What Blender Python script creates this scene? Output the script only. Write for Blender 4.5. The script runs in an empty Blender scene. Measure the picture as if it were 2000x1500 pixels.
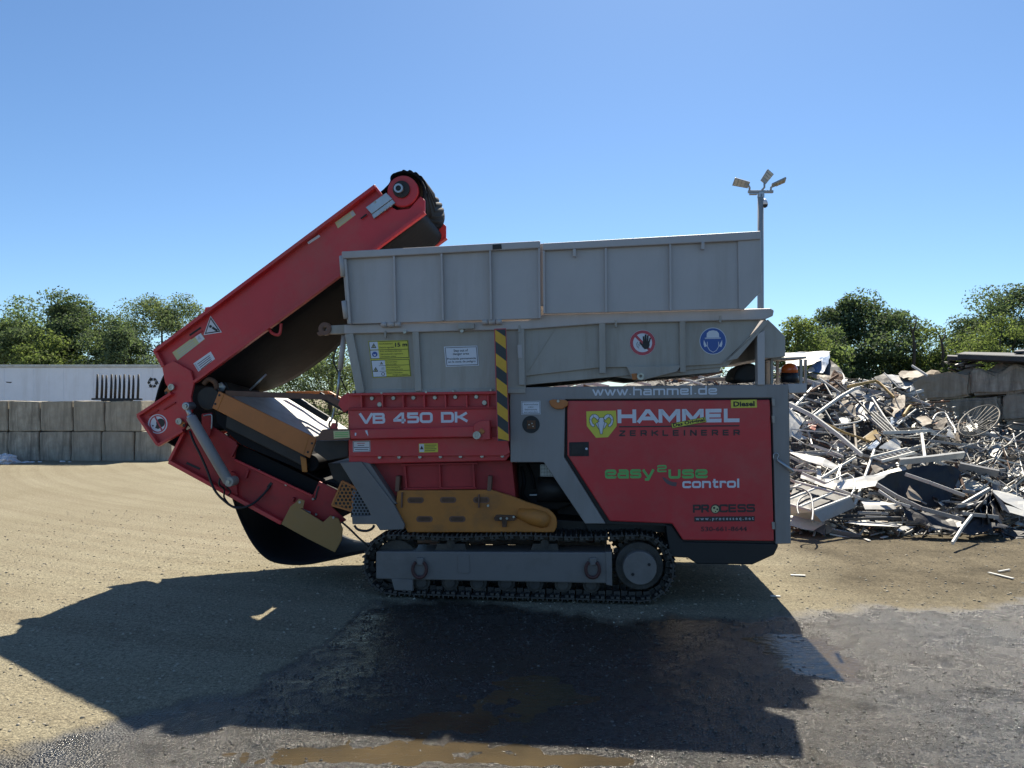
import bpy, bmesh, math, random
import numpy as np
from mathutils import Vector, Matrix, noise as mnoise
R = math.radians
SC = bpy.context.scene
COL = SC.collection

# ------------------------------------------------------------------ camera, sky, sun, exposure
F, HX, HY, EYE = 1500.0, 1000.0, 775.0, 2.05      # focal length in photo pixels, level line, eye height
cd = bpy.data.cameras.new("camera")
cam = bpy.data.objects.new("camera", cd)
COL.objects.link(cam)
cam.location = (0, 0, EYE)
cam.rotation_euler = (R(90), 0, 0)
cd.sensor_width = 36.0
cd.lens = 36.0 * F / 2000.0
cd.shift_y = (HY - 750.0) / 2000.0
cd.clip_start = 0.1
cd.clip_end = 3000
SC.camera = cam

SUN_AZ, SUN_EL = R(13.5), R(50.2)
wd = bpy.data.worlds.new("World")
SC.world = wd
wd.use_nodes = True
wn = wd.node_tree
bg = wn.nodes["Background"]
sky = wn.nodes.new("ShaderNodeTexSky")
sky.sky_type = 'NISHITA'
sky.sun_disc = False
sky.sun_elevation = SUN_EL
sky.sun_rotation = SUN_AZ
sky.altitude = 100
sky.air_density = 0.85
sky.dust_density = 0.3
sky.ozone_density = 2.0
tint = wn.nodes.new("ShaderNodeMix")          # the camera's cool daylight balance
tint.data_type = 'RGBA'
tint.blend_type = 'MULTIPLY'
tint.inputs[0].default_value = 1.0
tint.inputs[7].default_value = (0.61, 0.77, 0.89, 1)
wn.links.new(sky.outputs[0], tint.inputs[6])
wn.links.new(tint.outputs[2], bg.inputs[0])
bg.inputs[1].default_value = 0.050

sd = bpy.data.lights.new("sun", 'SUN')
sd.energy = 2.95
sd.angle = R(0.55)
sd.color = (1.0, 0.91, 0.76)
sun = bpy.data.objects.new("sun", sd)
COL.objects.link(sun)
SDIR = Vector((math.sin(SUN_AZ) * math.cos(SUN_EL), math.cos(SUN_AZ) * math.cos(SUN_EL), math.sin(SUN_EL)))
sun.rotation_euler = SDIR.to_track_quat('Z', 'Y').to_euler()
sun.location = SDIR * 60
vs = SC.view_settings
vs.view_transform = 'Standard'
vs.look = 'None'
vs.exposure = 1.68
vs.gamma = 1.0
SC.cycles.max_bounces = 7
SC.cycles.diffuse_bounces = 3
SC.cycles.glossy_bounces = 3
SC.cycles.transparent_max_bounces = 12
SC.cycles.sample_clamp_indirect = 4.0
SC.cycles.use_denoising = True

# ------------------------------------------------------------------ materials
def mat(name, col, rough=0.6, metal=0.0, var=0.12, vscale=3.0, bump=0.0, bscale=40.0, dirt=None, dirt_amt=0.35, dscale=1.2, spec=0.5, coat=0.0, streak=False, dlo=0.48, dhi=0.75):
    m = bpy.data.materials.new(name)
    m.use_nodes = True
    nt = m.node_tree
    N, L = nt.nodes, nt.links
    p = N["Principled BSDF"]
    p.inputs["Roughness"].default_value = rough
    p.inputs["Metallic"].default_value = metal
    p.inputs["Specular IOR Level"].default_value = spec
    p.inputs["Coat Weight"].default_value = coat
    tc = N.new("ShaderNodeTexCoord")
    n1 = N.new("ShaderNodeTexNoise")
    n1.inputs["Scale"].default_value = vscale
    n1.inputs["Detail"].default_value = 6
    n1.inputs["Roughness"].default_value = 0.65
    L.new(tc.outputs["Object"], n1.inputs["Vector"])
    r1 = N.new("ShaderNodeValToRGB")
    c = Vector(col)
    r1.color_ramp.elements[0].position = 0.3
    r1.color_ramp.elements[1].position = 0.72
    r1.color_ramp.elements[0].color = (*(c * (1 - var)), 1)
    r1.color_ramp.elements[1].color = (*(c * (1 + var)), 1)
    L.new(n1.outputs["Fac"], r1.inputs[0])
    out = r1.outputs[0]
    if dirt is not None:
        n2 = N.new("ShaderNodeTexNoise")
        n2.inputs["Scale"].default_value = dscale
        n2.inputs["Detail"].default_value = 9
        n2.inputs["Roughness"].default_value = 0.72
        if streak:
            mp = N.new("ShaderNodeMapping")
            mp.inputs["Scale"].default_value = (3.0, 3.0, 0.35)
            L.new(tc.outputs["Object"], mp.inputs[0])
            L.new(mp.outputs[0], n2.inputs["Vector"])
        else:
            L.new(tc.outputs["Object"], n2.inputs["Vector"])
        r2 = N.new("ShaderNodeMapRange")
        r2.inputs[1].default_value = dlo
        r2.inputs[2].default_value = dhi
        r2.inputs[4].default_value = dirt_amt
        L.new(n2.outputs["Fac"], r2.inputs[0])
        mx = N.new("ShaderNodeMix")
        mx.data_type = 'RGBA'
        L.new(r2.outputs[0], mx.inputs[0])
        L.new(out, mx.inputs[6])
        mx.inputs[7].default_value = (*dirt, 1)
        out = mx.outputs[2]
        rr = N.new("ShaderNodeMapRange")
        rr.inputs[3].default_value = rough
        rr.inputs[4].default_value = min(1, rough + 0.3)
        L.new(r2.outputs[0], rr.inputs[0])
        L.new(rr.outputs[0], p.inputs["Roughness"])
    L.new(out, p.inputs["Base Color"])
    if bump:
        n3 = N.new("ShaderNodeTexNoise")
        n3.inputs["Scale"].default_value = bscale
        n3.inputs["Detail"].default_value = 5
        L.new(tc.outputs["Object"], n3.inputs["Vector"])
        b = N.new("ShaderNodeBump")
        b.inputs["Strength"].default_value = bump
        b.inputs["Distance"].default_value = 0.02
        L.new(n3.outputs["Fac"], b.inputs["Height"])
        L.new(b.outputs[0], p.inputs["Normal"])
    return m

DUST = (0.22, 0.18, 0.12)
M = {}
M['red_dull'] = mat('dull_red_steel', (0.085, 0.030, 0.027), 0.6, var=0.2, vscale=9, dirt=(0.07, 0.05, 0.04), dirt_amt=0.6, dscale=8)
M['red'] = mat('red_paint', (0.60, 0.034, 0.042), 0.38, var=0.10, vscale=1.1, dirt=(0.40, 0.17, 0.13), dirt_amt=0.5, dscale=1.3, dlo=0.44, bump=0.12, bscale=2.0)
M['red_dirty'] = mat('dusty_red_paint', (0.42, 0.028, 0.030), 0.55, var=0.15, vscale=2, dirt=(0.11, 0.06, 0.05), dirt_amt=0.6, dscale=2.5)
M['grey'] = mat('grey_paint', (0.50, 0.455, 0.435), 0.45, var=0.06, vscale=1.5, dirt=(0.33, 0.29, 0.24), dirt_amt=0.45, dscale=1.1, streak=True, bump=0.22, bscale=2.2)  # upper panels: veiling glare lifted into the base grey; streaks are dirt
M['grey_mid'] = mat('grimy_grey_mid_shade', (0.285, 0.262, 0.25), 0.45, var=0.06, vscale=1.5, dirt=(0.21, 0.18, 0.15), dirt_amt=0.6, dscale=1.1, streak=True, bump=0.15, bscale=2.2)  # same grey for the housing, shaded down in its base colour, plus dirt
M['grey_dark'] = mat('grimy_grey_deep_shade', (0.195, 0.175, 0.165), 0.5, var=0.08, vscale=1.5, dirt=(0.12, 0.10, 0.08), dirt_amt=0.7, dscale=1.6)  # same grey for low parts, darkened where no glare veils it, plus dirt
M['grey_low'] = mat('grimy_grey_light_shade', (0.40, 0.365, 0.32), 0.5, var=0.08, vscale=2, dirt=(0.27, 0.225, 0.165), dirt_amt=0.7, dscale=1.6, streak=True, bump=0.2, bscale=2.6)  # same grey for the lower hopper, light level put into its tone, plus dirt
M['orange'] = mat('orange_paint', (0.50, 0.165, 0.038), 0.45, var=0.08, dirt=(0.24, 0.12, 0.05), dirt_amt=0.35, dscale=2.2)
M['orange_dirty'] = mat('worn_orange_paint', (0.50, 0.185, 0.032), 0.6, var=0.15, dirt=(0.18, 0.11, 0.06), dirt_amt=0.75, dscale=2.2)
M['tan'] = mat('faded_orange_paint', (0.36, 0.20, 0.065), 0.55, var=0.08, dirt=(0.24, 0.17, 0.10), dirt_amt=0.4, dscale=3)
M['black'] = mat('black_paint', (0.012, 0.013, 0.015), 0.5, var=0.2, dirt=(0.05, 0.045, 0.04), dirt_amt=0.3)
M['dark'] = mat('oily_dark_steel', (0.022, 0.020, 0.019), 0.55, var=0.4, vscale=5, dirt=(0.075, 0.055, 0.04), dirt_amt=0.5, dscale=4)
M['rubber'] = mat('belt_rubber', (0.0050, 0.0054, 0.0072), 0.75, spec=0.3, var=0.25, vscale=2, dirt=(0.016, 0.0155, 0.016), dirt_amt=0.5, dscale=1.5, bump=0.15, bscale=14)
M['track'] = mat('worn_track_steel', (0.055, 0.050, 0.045), 0.65, metal=0.0, var=0.4, vscale=9, dirt=(0.15, 0.125, 0.095), dirt_amt=0.65, dscale=5, bump=0.3)
M['steel'] = mat('galvanised_steel', (0.42, 0.44, 0.46), 0.38, metal=0.75, var=0.15, vscale=6)
M['bolt'] = mat('zinc_bolt', (0.45, 0.44, 0.38), 0.4, metal=0.5, var=0.3, vscale=20)
M['rust'] = mat('rusty_steel', (0.13, 0.065, 0.035), 0.8, var=0.4, vscale=7, dirt=(0.05, 0.035, 0.03), dirt_amt=0.6, dscale=6, bump=0.2)
M['brown'] = mat('rubbed_brown_steel', (0.17, 0.085, 0.055), 0.55, var=0.2, vscale=4, dirt=(0.30, 0.14, 0.07), dirt_amt=0.4)
M['white'] = mat('white_paint', (0.78, 0.82, 0.90), 0.5, var=0.04, dirt=(0.50, 0.50, 0.50), dirt_amt=0.5, dscale=0.7, streak=True)
M['wire_brown'] = mat('tarnished_wire', (0.20, 0.18, 0.145), 0.7, var=0.2)
M['iron_green'] = mat('dark_green_iron', (0.045, 0.050, 0.042), 0.55, var=0.3, vscale=9)
M['decal_white'] = mat('white_decal', (0.72, 0.73, 0.78), 0.5, var=0.04, vscale=9)
M['decal_grey'] = mat('pale_grey_decal', (0.52, 0.54, 0.55), 0.5, var=0.05, vscale=9)
M['decal_black'] = mat('black_decal', (0.022, 0.020, 0.020), 0.5, var=0.1)
M['decal_dark'] = mat('charcoal_decal', (0.045, 0.030, 0.030), 0.5, var=0.12, vscale=12)
M['decal_faint'] = mat('faded_dark_lettering', (0.085, 0.022, 0.026), 0.5, var=0.12, vscale=12)
M['decal_yellow'] = mat('yellow_decal', (0.70, 0.64, 0.075), 0.5, var=0.05)
M['decal_cream'] = mat('pale_yellow_decal', (0.62, 0.58, 0.30), 0.5, var=0.05)
M['decal_green'] = mat('green_decal', (0.16, 0.50, 0.13), 0.5, var=0.05)
M['decal_blue'] = mat('blue_decal', (0.045, 0.11, 0.36), 0.5, var=0.05)
M['decal_red'] = mat('red_decal', (0.50, 0.07, 0.09), 0.5, var=0.06)
M['decal_taupe'] = mat('grey_swoosh_decal', (0.13, 0.085, 0.09), 0.5, var=0.06)
M['hazard_yellow'] = mat('hazard_yellow', (0.72, 0.40, 0.03), 0.5, var=0.08, vscale=8, dirt=(0.35, 0.22, 0.05), dirt_amt=0.3, dscale=6)
M['hazard_black'] = mat('hazard_black', (0.035, 0.042, 0.045), 0.5, var=0.1)
M['beacon'] = mat('amber_lens', (0.75, 0.13, 0.02), 0.18, var=0.1, coat=0.5)
M['alu'] = mat('weathered_aluminium', (0.54, 0.54, 0.51), 0.42, metal=0.35, var=0.18, vscale=4, dirt=(0.30, 0.27, 0.22), dirt_amt=0.6, dscale=3)
M['alu_white'] = mat('white_coated_aluminium', (0.60, 0.60, 0.56), 0.5, var=0.10, vscale=5, dirt=(0.27, 0.24, 0.19), dirt_amt=0.5, dscale=4)
M['alu_grey'] = mat('grey_sheet_metal', (0.30, 0.305, 0.305), 0.5, metal=0.25, var=0.2, vscale=4, dirt=(0.15, 0.12, 0.09), dirt_amt=0.6, dscale=4)
M['alu_dark'] = mat('dark_sheet_metal', (0.028, 0.031, 0.035), 0.6, var=0.3, vscale=5, dirt=(0.11, 0.09, 0.07), dirt_amt=0.5, dscale=4)
M['alu_tan'] = mat('stained_scrap_sheet', (0.22, 0.18, 0.135), 0.65, var=0.25, vscale=4, dirt=(0.14, 0.10, 0.07), dirt_amt=0.6, dscale=5)
M['scrap_blue'] = mat('blue_scrap_and_shade', (0.10, 0.20, 0.36), 0.5, var=0.15, dirt=(0.2, 0.2, 0.2), dirt_amt=0.4)
M['scrap_yellow'] = mat('ochre_scrap', (0.42, 0.28, 0.09), 0.6, var=0.2, dirt=(0.2, 0.13, 0.07), dirt_amt=0.5)
M['scrap_red'] = mat('red_scrap', (0.36, 0.07, 0.045), 0.6, var=0.2, dirt=(0.2, 0.1, 0.07), dirt_amt=0.5)
M['tarp'] = mat('black_plastic_sheet', (0.010, 0.011, 0.015), 0.5, var=0.3, vscale=3, dirt=(0.03, 0.03, 0.03), dirt_amt=0.35, bump=0.25, bscale=7)
M['pole'] = mat('painted_pole_steel', (0.36, 0.37, 0.36), 0.5, metal=0.2, var=0.08)
M['lens'] = mat('led_lens', (0.50, 0.47, 0.40), 0.3, var=0.1, vscale=20)
M['bark'] = mat('bark', (0.07, 0.055, 0.042), 0.9, var=0.4, vscale=14, bump=0.5, bscale=30)
M['plastic'] = mat('white_plastic_film', (0.62, 0.63, 0.66), 0.28, var=0.08, vscale=6)

def concrete(name, base, stain, brown):
    m = mat(name, base, 0.85, var=0.32, vscale=3.2, dirt=stain, dirt_amt=0.9, dscale=2.2, dlo=0.41, dhi=0.63, bump=0.5, bscale=9, streak=True)
    nt = m.node_tree
    N, L = nt.nodes, nt.links
    p = N["Principled BSDF"]
    old = p.inputs["Base Color"].links[0].from_socket
    oi = N.new("ShaderNodeObjectInfo")
    mx = N.new("ShaderNodeMix")
    mx.data_type = 'RGBA'
    mr = N.new("ShaderNodeMapRange")
    mr.inputs[4].default_value = 0.7
    L.new(oi.outputs["Random"], mr.inputs[0])
    L.new(mr.outputs[0], mx.inputs[0])
    L.new(old, mx.inputs[6])
    mx.inputs[7].default_value = (*brown, 1)
    L.new(mx.outputs[2], p.inputs["Base Color"])
    return m
M['conc'] = concrete('cast_concrete', (0.42, 0.39, 0.32), (0.17, 0.158, 0.13), (0.33, 0.295, 0.235))
M['conc_old'] = concrete('old_concrete', (0.45, 0.395, 0.31), (0.14, 0.125, 0.10), (0.40, 0.32, 0.225))

# perforated plate: round through-holes in a staggered grid
def perforated(name, col, pitch=0.042, hole=0.36):
    m = mat(name, col, 0.5, var=0.1, dirt=(0.15, 0.09, 0.05), dirt_amt=0.4)
    nt = m.node_tree
    N, L = nt.nodes, nt.links
    p = N["Principled BSDF"]
    out = [n for n in N if n.type == 'OUTPUT_MATERIAL'][0]
    tc = N.new("ShaderNodeTexCoord")
    def cells(off):
        mp = N.new("ShaderNodeMapping")
        mp.inputs["Scale"].default_value = (1 / pitch, 0.0, 1 / (pitch * 1.732))
        mp.inputs["Location"].default_value = (off, 0, off)
        L.new(tc.outputs["Object"], mp.inputs[0])
        fr = N.new("ShaderNodeVectorMath"); fr.operation = 'FRACTION'
        L.new(mp.outputs[0], fr.inputs[0])
        sb = N.new("ShaderNodeVectorMath"); sb.operation = 'SUBTRACT'
        L.new(fr.outputs[0], sb.inputs[0]); sb.inputs[1].default_value = (0.5, 0, 0.5)
        ml = N.new("ShaderNodeVectorMath"); ml.operation = 'MULTIPLY'
        L.new(sb.outputs[0], ml.inputs[0]); ml.inputs[1].default_value = (1, 0, 1.732)
        ln = N.new("ShaderNodeVectorMath"); ln.operation = 'LENGTH'
        L.new(ml.outputs[0], ln.inputs[0])
        return ln.outputs["Value"]
    mn = N.new("ShaderNodeMath"); mn.operation = 'MINIMUM'
    L.new(cells(0.0), mn.inputs[0]); L.new(cells(0.5), mn.inputs[1])
    lt = N.new("ShaderNodeMath"); lt.operation = 'LESS_THAN'
    L.new(mn.outputs[0], lt.inputs[0]); lt.inputs[1].default_value = hole
    tr = N.new("ShaderNodeBsdfTransparent")
    ms = N.new("ShaderNodeMixShader")
    L.new(lt.outputs[0], ms.inputs[0]); L.new(p.outputs[0], ms.inputs[1]); L.new(tr.outputs[0], ms.inputs[2])
    L.new(ms.outputs[0], out.inputs["Surface"])
    return m
M['perf_orange'] = perforated('perforated_orange_plate', (0.42, 0.15, 0.03))
M['perf_grey'] = perforated('perforated_grey_plate', (0.15, 0.165, 0.185), 0.036)

def leafmat(name, a, b, c, trans=0.45):
    m = bpy.data.materials.new(name)
    m.use_nodes = True
    nt = m.node_tree
    N, L = nt.nodes, nt.links
    p = N["Principled BSDF"]
    out = [n for n in N if n.type == 'OUTPUT_MATERIAL'][0]
    geo = N.new("ShaderNodeNewGeometry")
    r = N.new("ShaderNodeValToRGB")
    r.color_ramp.elements[0].color = (*a, 1)
    r.color_ramp.elements[1].color = (*c, 1)
    e = r.color_ramp.elements.new(0.55)
    e.color = (*b, 1)
    L.new(geo.outputs["Random Per Island"], r.inputs[0])
    L.new(r.outputs[0], p.inputs["Base Color"])
    p.inputs["Roughness"].default_value = 0.75
    p.inputs["Specular IOR Level"].default_value = 0.12
    t = N.new("ShaderNodeBsdfTranslucent")
    g = N.new("ShaderNodeMix"); g.data_type = 'RGBA'; g.blend_type = 'MULTIPLY'
    g.inputs[0].default_value = 1.0
    L.new(r.outputs[0], g.inputs[6]); g.inputs[7].default_value = (1.5, 1.6, 0.95, 1)
    L.new(g.outputs[2], t.inputs[0])
    ms = N.new("ShaderNodeMixShader")
    ms.inputs[0].default_value = trans
    L.new(p.outputs[0], ms.inputs[1]); L.new(t.outputs[0], ms.inputs[2])
    L.new(ms.outputs[0], out.inputs["Surface"])
    return m
M['leaf_dark'] = leafmat('dark_leaves', (0.060, 0.088, 0.054), (0.096, 0.132, 0.078), (0.145, 0.185, 0.105), 0.42)
M['leaf_mid'] = leafmat('mid_green_leaves', (0.078, 0.108, 0.060), (0.122, 0.165, 0.086), (0.175, 0.22, 0.115), 0.48)
M['leaf_silver'] = leafmat('silvery_leaves', (0.07, 0.10, 0.058), (0.115, 0.15, 0.085), (0.19, 0.22, 0.13), 0.45)
M['leaf_light'] = leafmat('yellow_green_leaves', (0.074, 0.102, 0.040), (0.115, 0.150, 0.060), (0.165, 0.195, 0.085), 0.5)

# ------------------------------------------------------------------ helpers
def tag(o, label=None, cat=None, group=None, kind=None):
    if label: o["label"] = label
    if cat: o["category"] = cat
    if group: o["group"] = group
    if kind: o["kind"] = kind
    return o

def link(name, me, parent=None):
    o = bpy.data.objects.new(name, me)
    COL.objects.link(o)
    if parent is not None:
        o.parent = parent
    return o

def empty(name, loc, rz=0.0):
    o = bpy.data.objects.new(name, None)
    COL.objects.link(o)
    o.location = loc
    o.rotation_euler = (0, 0, rz)
    o.empty_display_size = 0.2
    return o

class MB:
    """collects shapes and links them as ONE mesh object"""
    def __init__(s):
        s.v, s.f, s.sm = [], [], []
    def add(s, vs, fs, smooth=False):
        n = len(s.v)
        s.v += [tuple(x) for x in vs]
        s.f += [tuple(i + n for i in f) for f in fs]
        s.sm += [smooth] * len(fs)
        return s
    def prism(s, pts, d0, d1):
        """outline (x, z) extruded along y"""
        n = len(pts)
        a = sum(pts[i][0] * pts[(i + 1) % n][1] - pts[(i + 1) % n][0] * pts[i][1] for i in range(n))
        if a < 0: pts = pts[::-1]
        if d1 < d0: d0, d1 = d1, d0
        vs = [(x, d0, z) for x, z in pts] + [(x, d1, z) for x, z in pts]
        fs = [tuple(range(n)), tuple(range(2 * n - 1, n - 1, -1))]
        fs += [(i + n, (i + 1) % n + n, (i + 1) % n, i)[::1] for i in range(n)]
        return s.add(vs, fs)
    def hull8(s, a, b):
        """two quads a, b (4 points each) joined into a block"""
        return s.add(list(a) + list(b), [(3, 2, 1, 0), (4, 5, 6, 7), (0, 1, 5, 4), (1, 2, 6, 5), (2, 3, 7, 6), (3, 0, 4, 7)])
    def box(s, c, sx, sy, sz, rot=None):
        q = []
        for dz in (-1, 1):
            for dx, dy in ((-1, -1), (1, -1), (1, 1), (-1, 1)):
                p = Vector((dx * sx / 2, dy * sy / 2, dz * sz / 2))
                if rot is not None: p = rot @ p
                q.append(p + Vector(c))
        return s.hull8(q[:4], q[4:])
    def bar(s, p, q, w, h=None, up=Vector((0, 0, 1)), w2=None, h2=None):
        p, q = Vector(p), Vector(q)
        h = w if h is None else h
        w2 = w if w2 is None else w2
        h2 = h if h2 is None else h2
        d = (q - p).normalized()
        if abs(d.dot(up)) > 0.98: up = Vector((0, 1, 0))
        sx = d.cross(up).normalized()
        sy = sx.cross(d).normalized()
        A = [p + sx * a * w / 2 + sy * b * h / 2 for a, b in ((-1, -1), (1, -1), (1, 1), (-1, 1))]
        B = [q + sx * a * w2 / 2 + sy * b * h2 / 2 for a, b in ((-1, -1), (1, -1), (1, 1), (-1, 1))]
        return s.hull8(A, B)
    def tube(s, pts, r, n=8, caps=True, closed=False):
        pts = [Vector(p) for p in pts]
        m = len(pts)
        rad = r if isinstance(r, (list, tuple)) else [r] * m
        base = len(s.v)
        up = None
        vs = []
        for i in range(m):
            if closed: d = pts[(i + 1) % m] - pts[i - 1]
            else: d = pts[min(i + 1, m - 1)] - pts[max(i - 1, 0)]
            d = d.normalized() if d.length > 1e-9 else Vector((0, 0, 1))
            if up is None:
                up = Vector((0, 0, 1)) if abs(d.z) < 0.9 else Vector((1, 0, 0))
            sx = d.cross(up)
            sx = sx.normalized() if sx.length > 1e-6 else d.orthogonal().normalized()
            up = sx.cross(d).normalized()
            for k in range(n):
                t = 2 * math.pi * k / n
                vs.append(pts[i] + (sx * math.cos(t) + up * math.sin(t)) * rad[i])
        fs = []
        for i in range(m if closed else m - 1):
            j = (i + 1) % m
            for k in range(n):
                k2 = (k + 1) % n
                fs.append((i * n + k, i * n + k2, j * n + k2, j * n + k))
        s.add(vs, fs, True)
        if caps and not closed:
            s.f.append(tuple(base + k for k in range(n))[::-1]); s.sm.append(False)
            s.f.append(tuple(base + (m - 1) * n + k for k in range(n))); s.sm.append(False)
        return s
    def disc(s, x, z, r, d0, d1, n=28, r1=None):
        """cylinder along y between d0 and d1 (r at d0, r1 at d1)"""
        r1 = r if r1 is None else r1
        a = [(x + r * math.cos(2 * math.pi * k / n), d0, z + r * math.sin(2 * math.pi * k / n)) for k in range(n)]
        b = [(x + r1 * math.cos(2 * math.pi * k / n), d1, z + r1 * math.sin(2 * math.pi * k / n)) for k in range(n)]
        base = len(s.v)
        s.add(a + b, [((k + 1) % n, k, k + n, (k + 1) % n + n) for k in range(n)], True)
        s.f.append(tuple(base + k for k in range(n))); s.sm.append(False)
        s.f.append(tuple(base + n + k for k in range(n))[::-1]); s.sm.append(False)
        return s
    def ring(s, x, z, r, ri, d0, d1, n=28):
        vs, fs = [], []
        for k in range(n):
            c, t = math.cos(2 * math.pi * k / n), math.sin(2 * math.pi * k / n)
            vs += [(x + r * c, d0, z + r * t), (x + ri * c, d0, z + ri * t), (x + r * c, d1, z + r * t), (x + ri * c, d1, z + ri * t)]
        for k in range(n):
            a, b = 4 * k, 4 * ((k + 1) % n)
            fs += [(a, b, b + 1, a + 1), (a, a + 2, b + 2, b), (a + 1, b + 1, b + 3, a + 3), (a + 2, a + 3, b + 3, b + 2)]
        return s.add(vs, fs)
    def build(s, name, material, parent=None, bevel=0.0, seg=2, fix=True):
        me = bpy.data.meshes.new(name)
        me.from_pydata(s.v, [], s.f)
        me.polygons.foreach_set("use_smooth", s.sm)
        me.materials.append(material)
        me.update()
        if fix:
            bm = bmesh.new()
            bm.from_mesh(me)
            bmesh.ops.recalc_face_normals(bm, faces=bm.faces)
            bm.to_mesh(me)
            bm.free()
        o = link(name, me, parent)
        if bevel:
            b = o.modifiers.new("edge", 'BEVEL')
            b.width = bevel
            b.segments = seg
            b.limit_method = 'ANGLE'
            b.angle_limit = R(40)
            b.harden_normals = False
        return o

def copy_tree(o, parent=None):
    c = o.copy()
    COL.objects.link(c)
    if parent is not None: c.parent = parent
    for ch in list(o.children):
        copy_tree(ch, c)
    return c

def W(px, py, Y):
    return Vector(((px - HX) / F * Y, Y, EYE + (HY - py) / F * Y))
def G(px, py):
    return W(px, py, EYE * F / (py - HY))

# numpy value noise
def vnoise(x, y, seed=0):
    xi, yi = np.floor(x).astype(np.int64), np.floor(y).astype(np.int64)
    xf, yf = x - xi, y - yi
    u, v = xf * xf * (3 - 2 * xf), yf * yf * (3 - 2 * yf)
    def h(a, b):
        n = (a * 374761393 + b * 668265263 + seed * 974711) & 0x7fffffff
        n = ((n ^ (n >> 13)) * 1274126177) & 0x7fffffff
        return ((n ^ (n >> 16)) & 0xffff) / 65535.0
    return (h(xi, yi) * (1 - u) + h(xi + 1, yi) * u) * (1 - v) + (h(xi, yi + 1) * (1 - u) + h(xi + 1, yi + 1) * u) * v
def fbm(x, y, f, o=4, seed=0):
    t, a, tot = 0, 1.0, 0
    for k in range(o):
        t = t + a * vnoise(x * f, y * f, seed + k * 17)
        tot += a
        a *= 0.5; f *= 2.03
    return t / tot
# ------------------------------------------------------------------ ground: one sheet, dry yard, wet apron and churned scrap-yard soil
WET_X = [-60, -3.4, -3.0, -2.67, -2.36, -2.07, -1.83, -1.55, -1.45, -0.6, 0.2, 1.0, 2.28, 3.4, 5.06, 7, 60]
WET_Y = [3.4, 4.0, 4.3, 4.46, 4.84, 5.17, 5.49, 6.35, 7.6, 7.9, 7.6, 7.18, 7.12, 7.4, 7.62, 7.7, 9.0]
def wetness(x, y):
    yb = np.interp(x, WET_X, WET_Y)
    n = (fbm(x, y, 1.1, 5, 3) - 0.5) * 1.1
    n = n + (fbm(x, y, 6, 3, 13) - 0.5) * 0.5
    return np.clip((yb + n * 0.8 - y) / 0.22 + 0.5, 0, 1)
PUD = [(-0.9, 4.44, 1.3, 0.22, 0.019), (-0.55, 4.86, 0.5, 0.17, 0.017), (0.55, 4.36, 0.5, 0.1, 0.014), (2.45, 6.1, 0.5, 0.75, 0.013), (-2.75, 4.28, 0.35, 0.12, 0.03), (0.2, 5.3, 0.9, 0.5, 0.014)]
def height(x, y):
    w = wetness(x, y)
    near = np.clip((13.5 - y) / 3, 0, 1) * np.clip((9 - np.abs(x)) / 2, 0, 1)
    h = (fbm(x, y, 0.45, 3, 9) - 0.5) * (0.05 - 0.022 * w)
    h = h + (fbm(x, y, 9, 3, 21) - 0.5) * (0.010 + 0.002 * w) + (fbm(x, y, 13, 2, 31) - 0.5) * (0.010 - 0.005 * w)
    h = h - 0.010 * w
    for cx, cy, ax, ay, dp in PUD:
        h = h - dp * np.exp(-((x - cx) / ax) ** 2 - ((y - cy) / ay) ** 2)
    return h * near
def axis(lo, hi, step, ends):
    a = list(np.arange(lo, hi + 1e-6, step))
    s, x = step, hi
    while x < ends[1]:
        s *= 1.25; x += s; a.append(x)
    s, x = step, lo
    while x > ends[0]:
        s *= 1.25; x -= s; a.insert(0, x)
    return np.array(a)
gx = axis(-6.2, 7.0, 0.03, (-700, 700))
gy = axis(3.9, 9.6, 0.028, (-60, 1500))
X, Y = np.meshgrid(gx, gy)
Z = height(X, Y)
wv = wetness(X, Y)
co = np.stack([X, Y, Z], -1).reshape(-1, 3)
nx, ny = len(gx), len(gy)
idx = np.arange(nx * ny).reshape(ny, nx)
q = np.stack([idx[:-1, :-1], idx[:-1, 1:], idx[1:, 1:], idx[1:, :-1]], -1).reshape(-1, 4)
me = bpy.data.meshes.new("ground")
me.vertices.add(len(co)); me.vertices.foreach_set("co", co.ravel())
me.loops.add(q.size); me.loops.foreach_set("vertex_index", q.ravel())
me.polygons.add(len(q)); me.polygons.foreach_set("loop_start", np.arange(0, q.size, 4)); me.polygons.foreach_set("loop_total", np.full(len(q), 4))
me.update(calc_edges=True)
me.polygons.foreach_set("use_smooth", np.ones(len(q), bool))
at = me.attributes.new("wet", 'FLOAT', 'POINT')
at.data.foreach_set("value", wv.ravel())
# churned dark soil in front of the scrap heap
soil = np.clip((X - 2.6 + (fbm(X, Y, 0.6, 4, 77) - 0.5) * 2.2) / 1.2, 0, 1) * np.clip((Y - 6.0) / 2.5, 0, 1)
at = me.attributes.new("soil", 'FLOAT', 'POINT')
at.data.foreach_set("value", soil.ravel())

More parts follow.
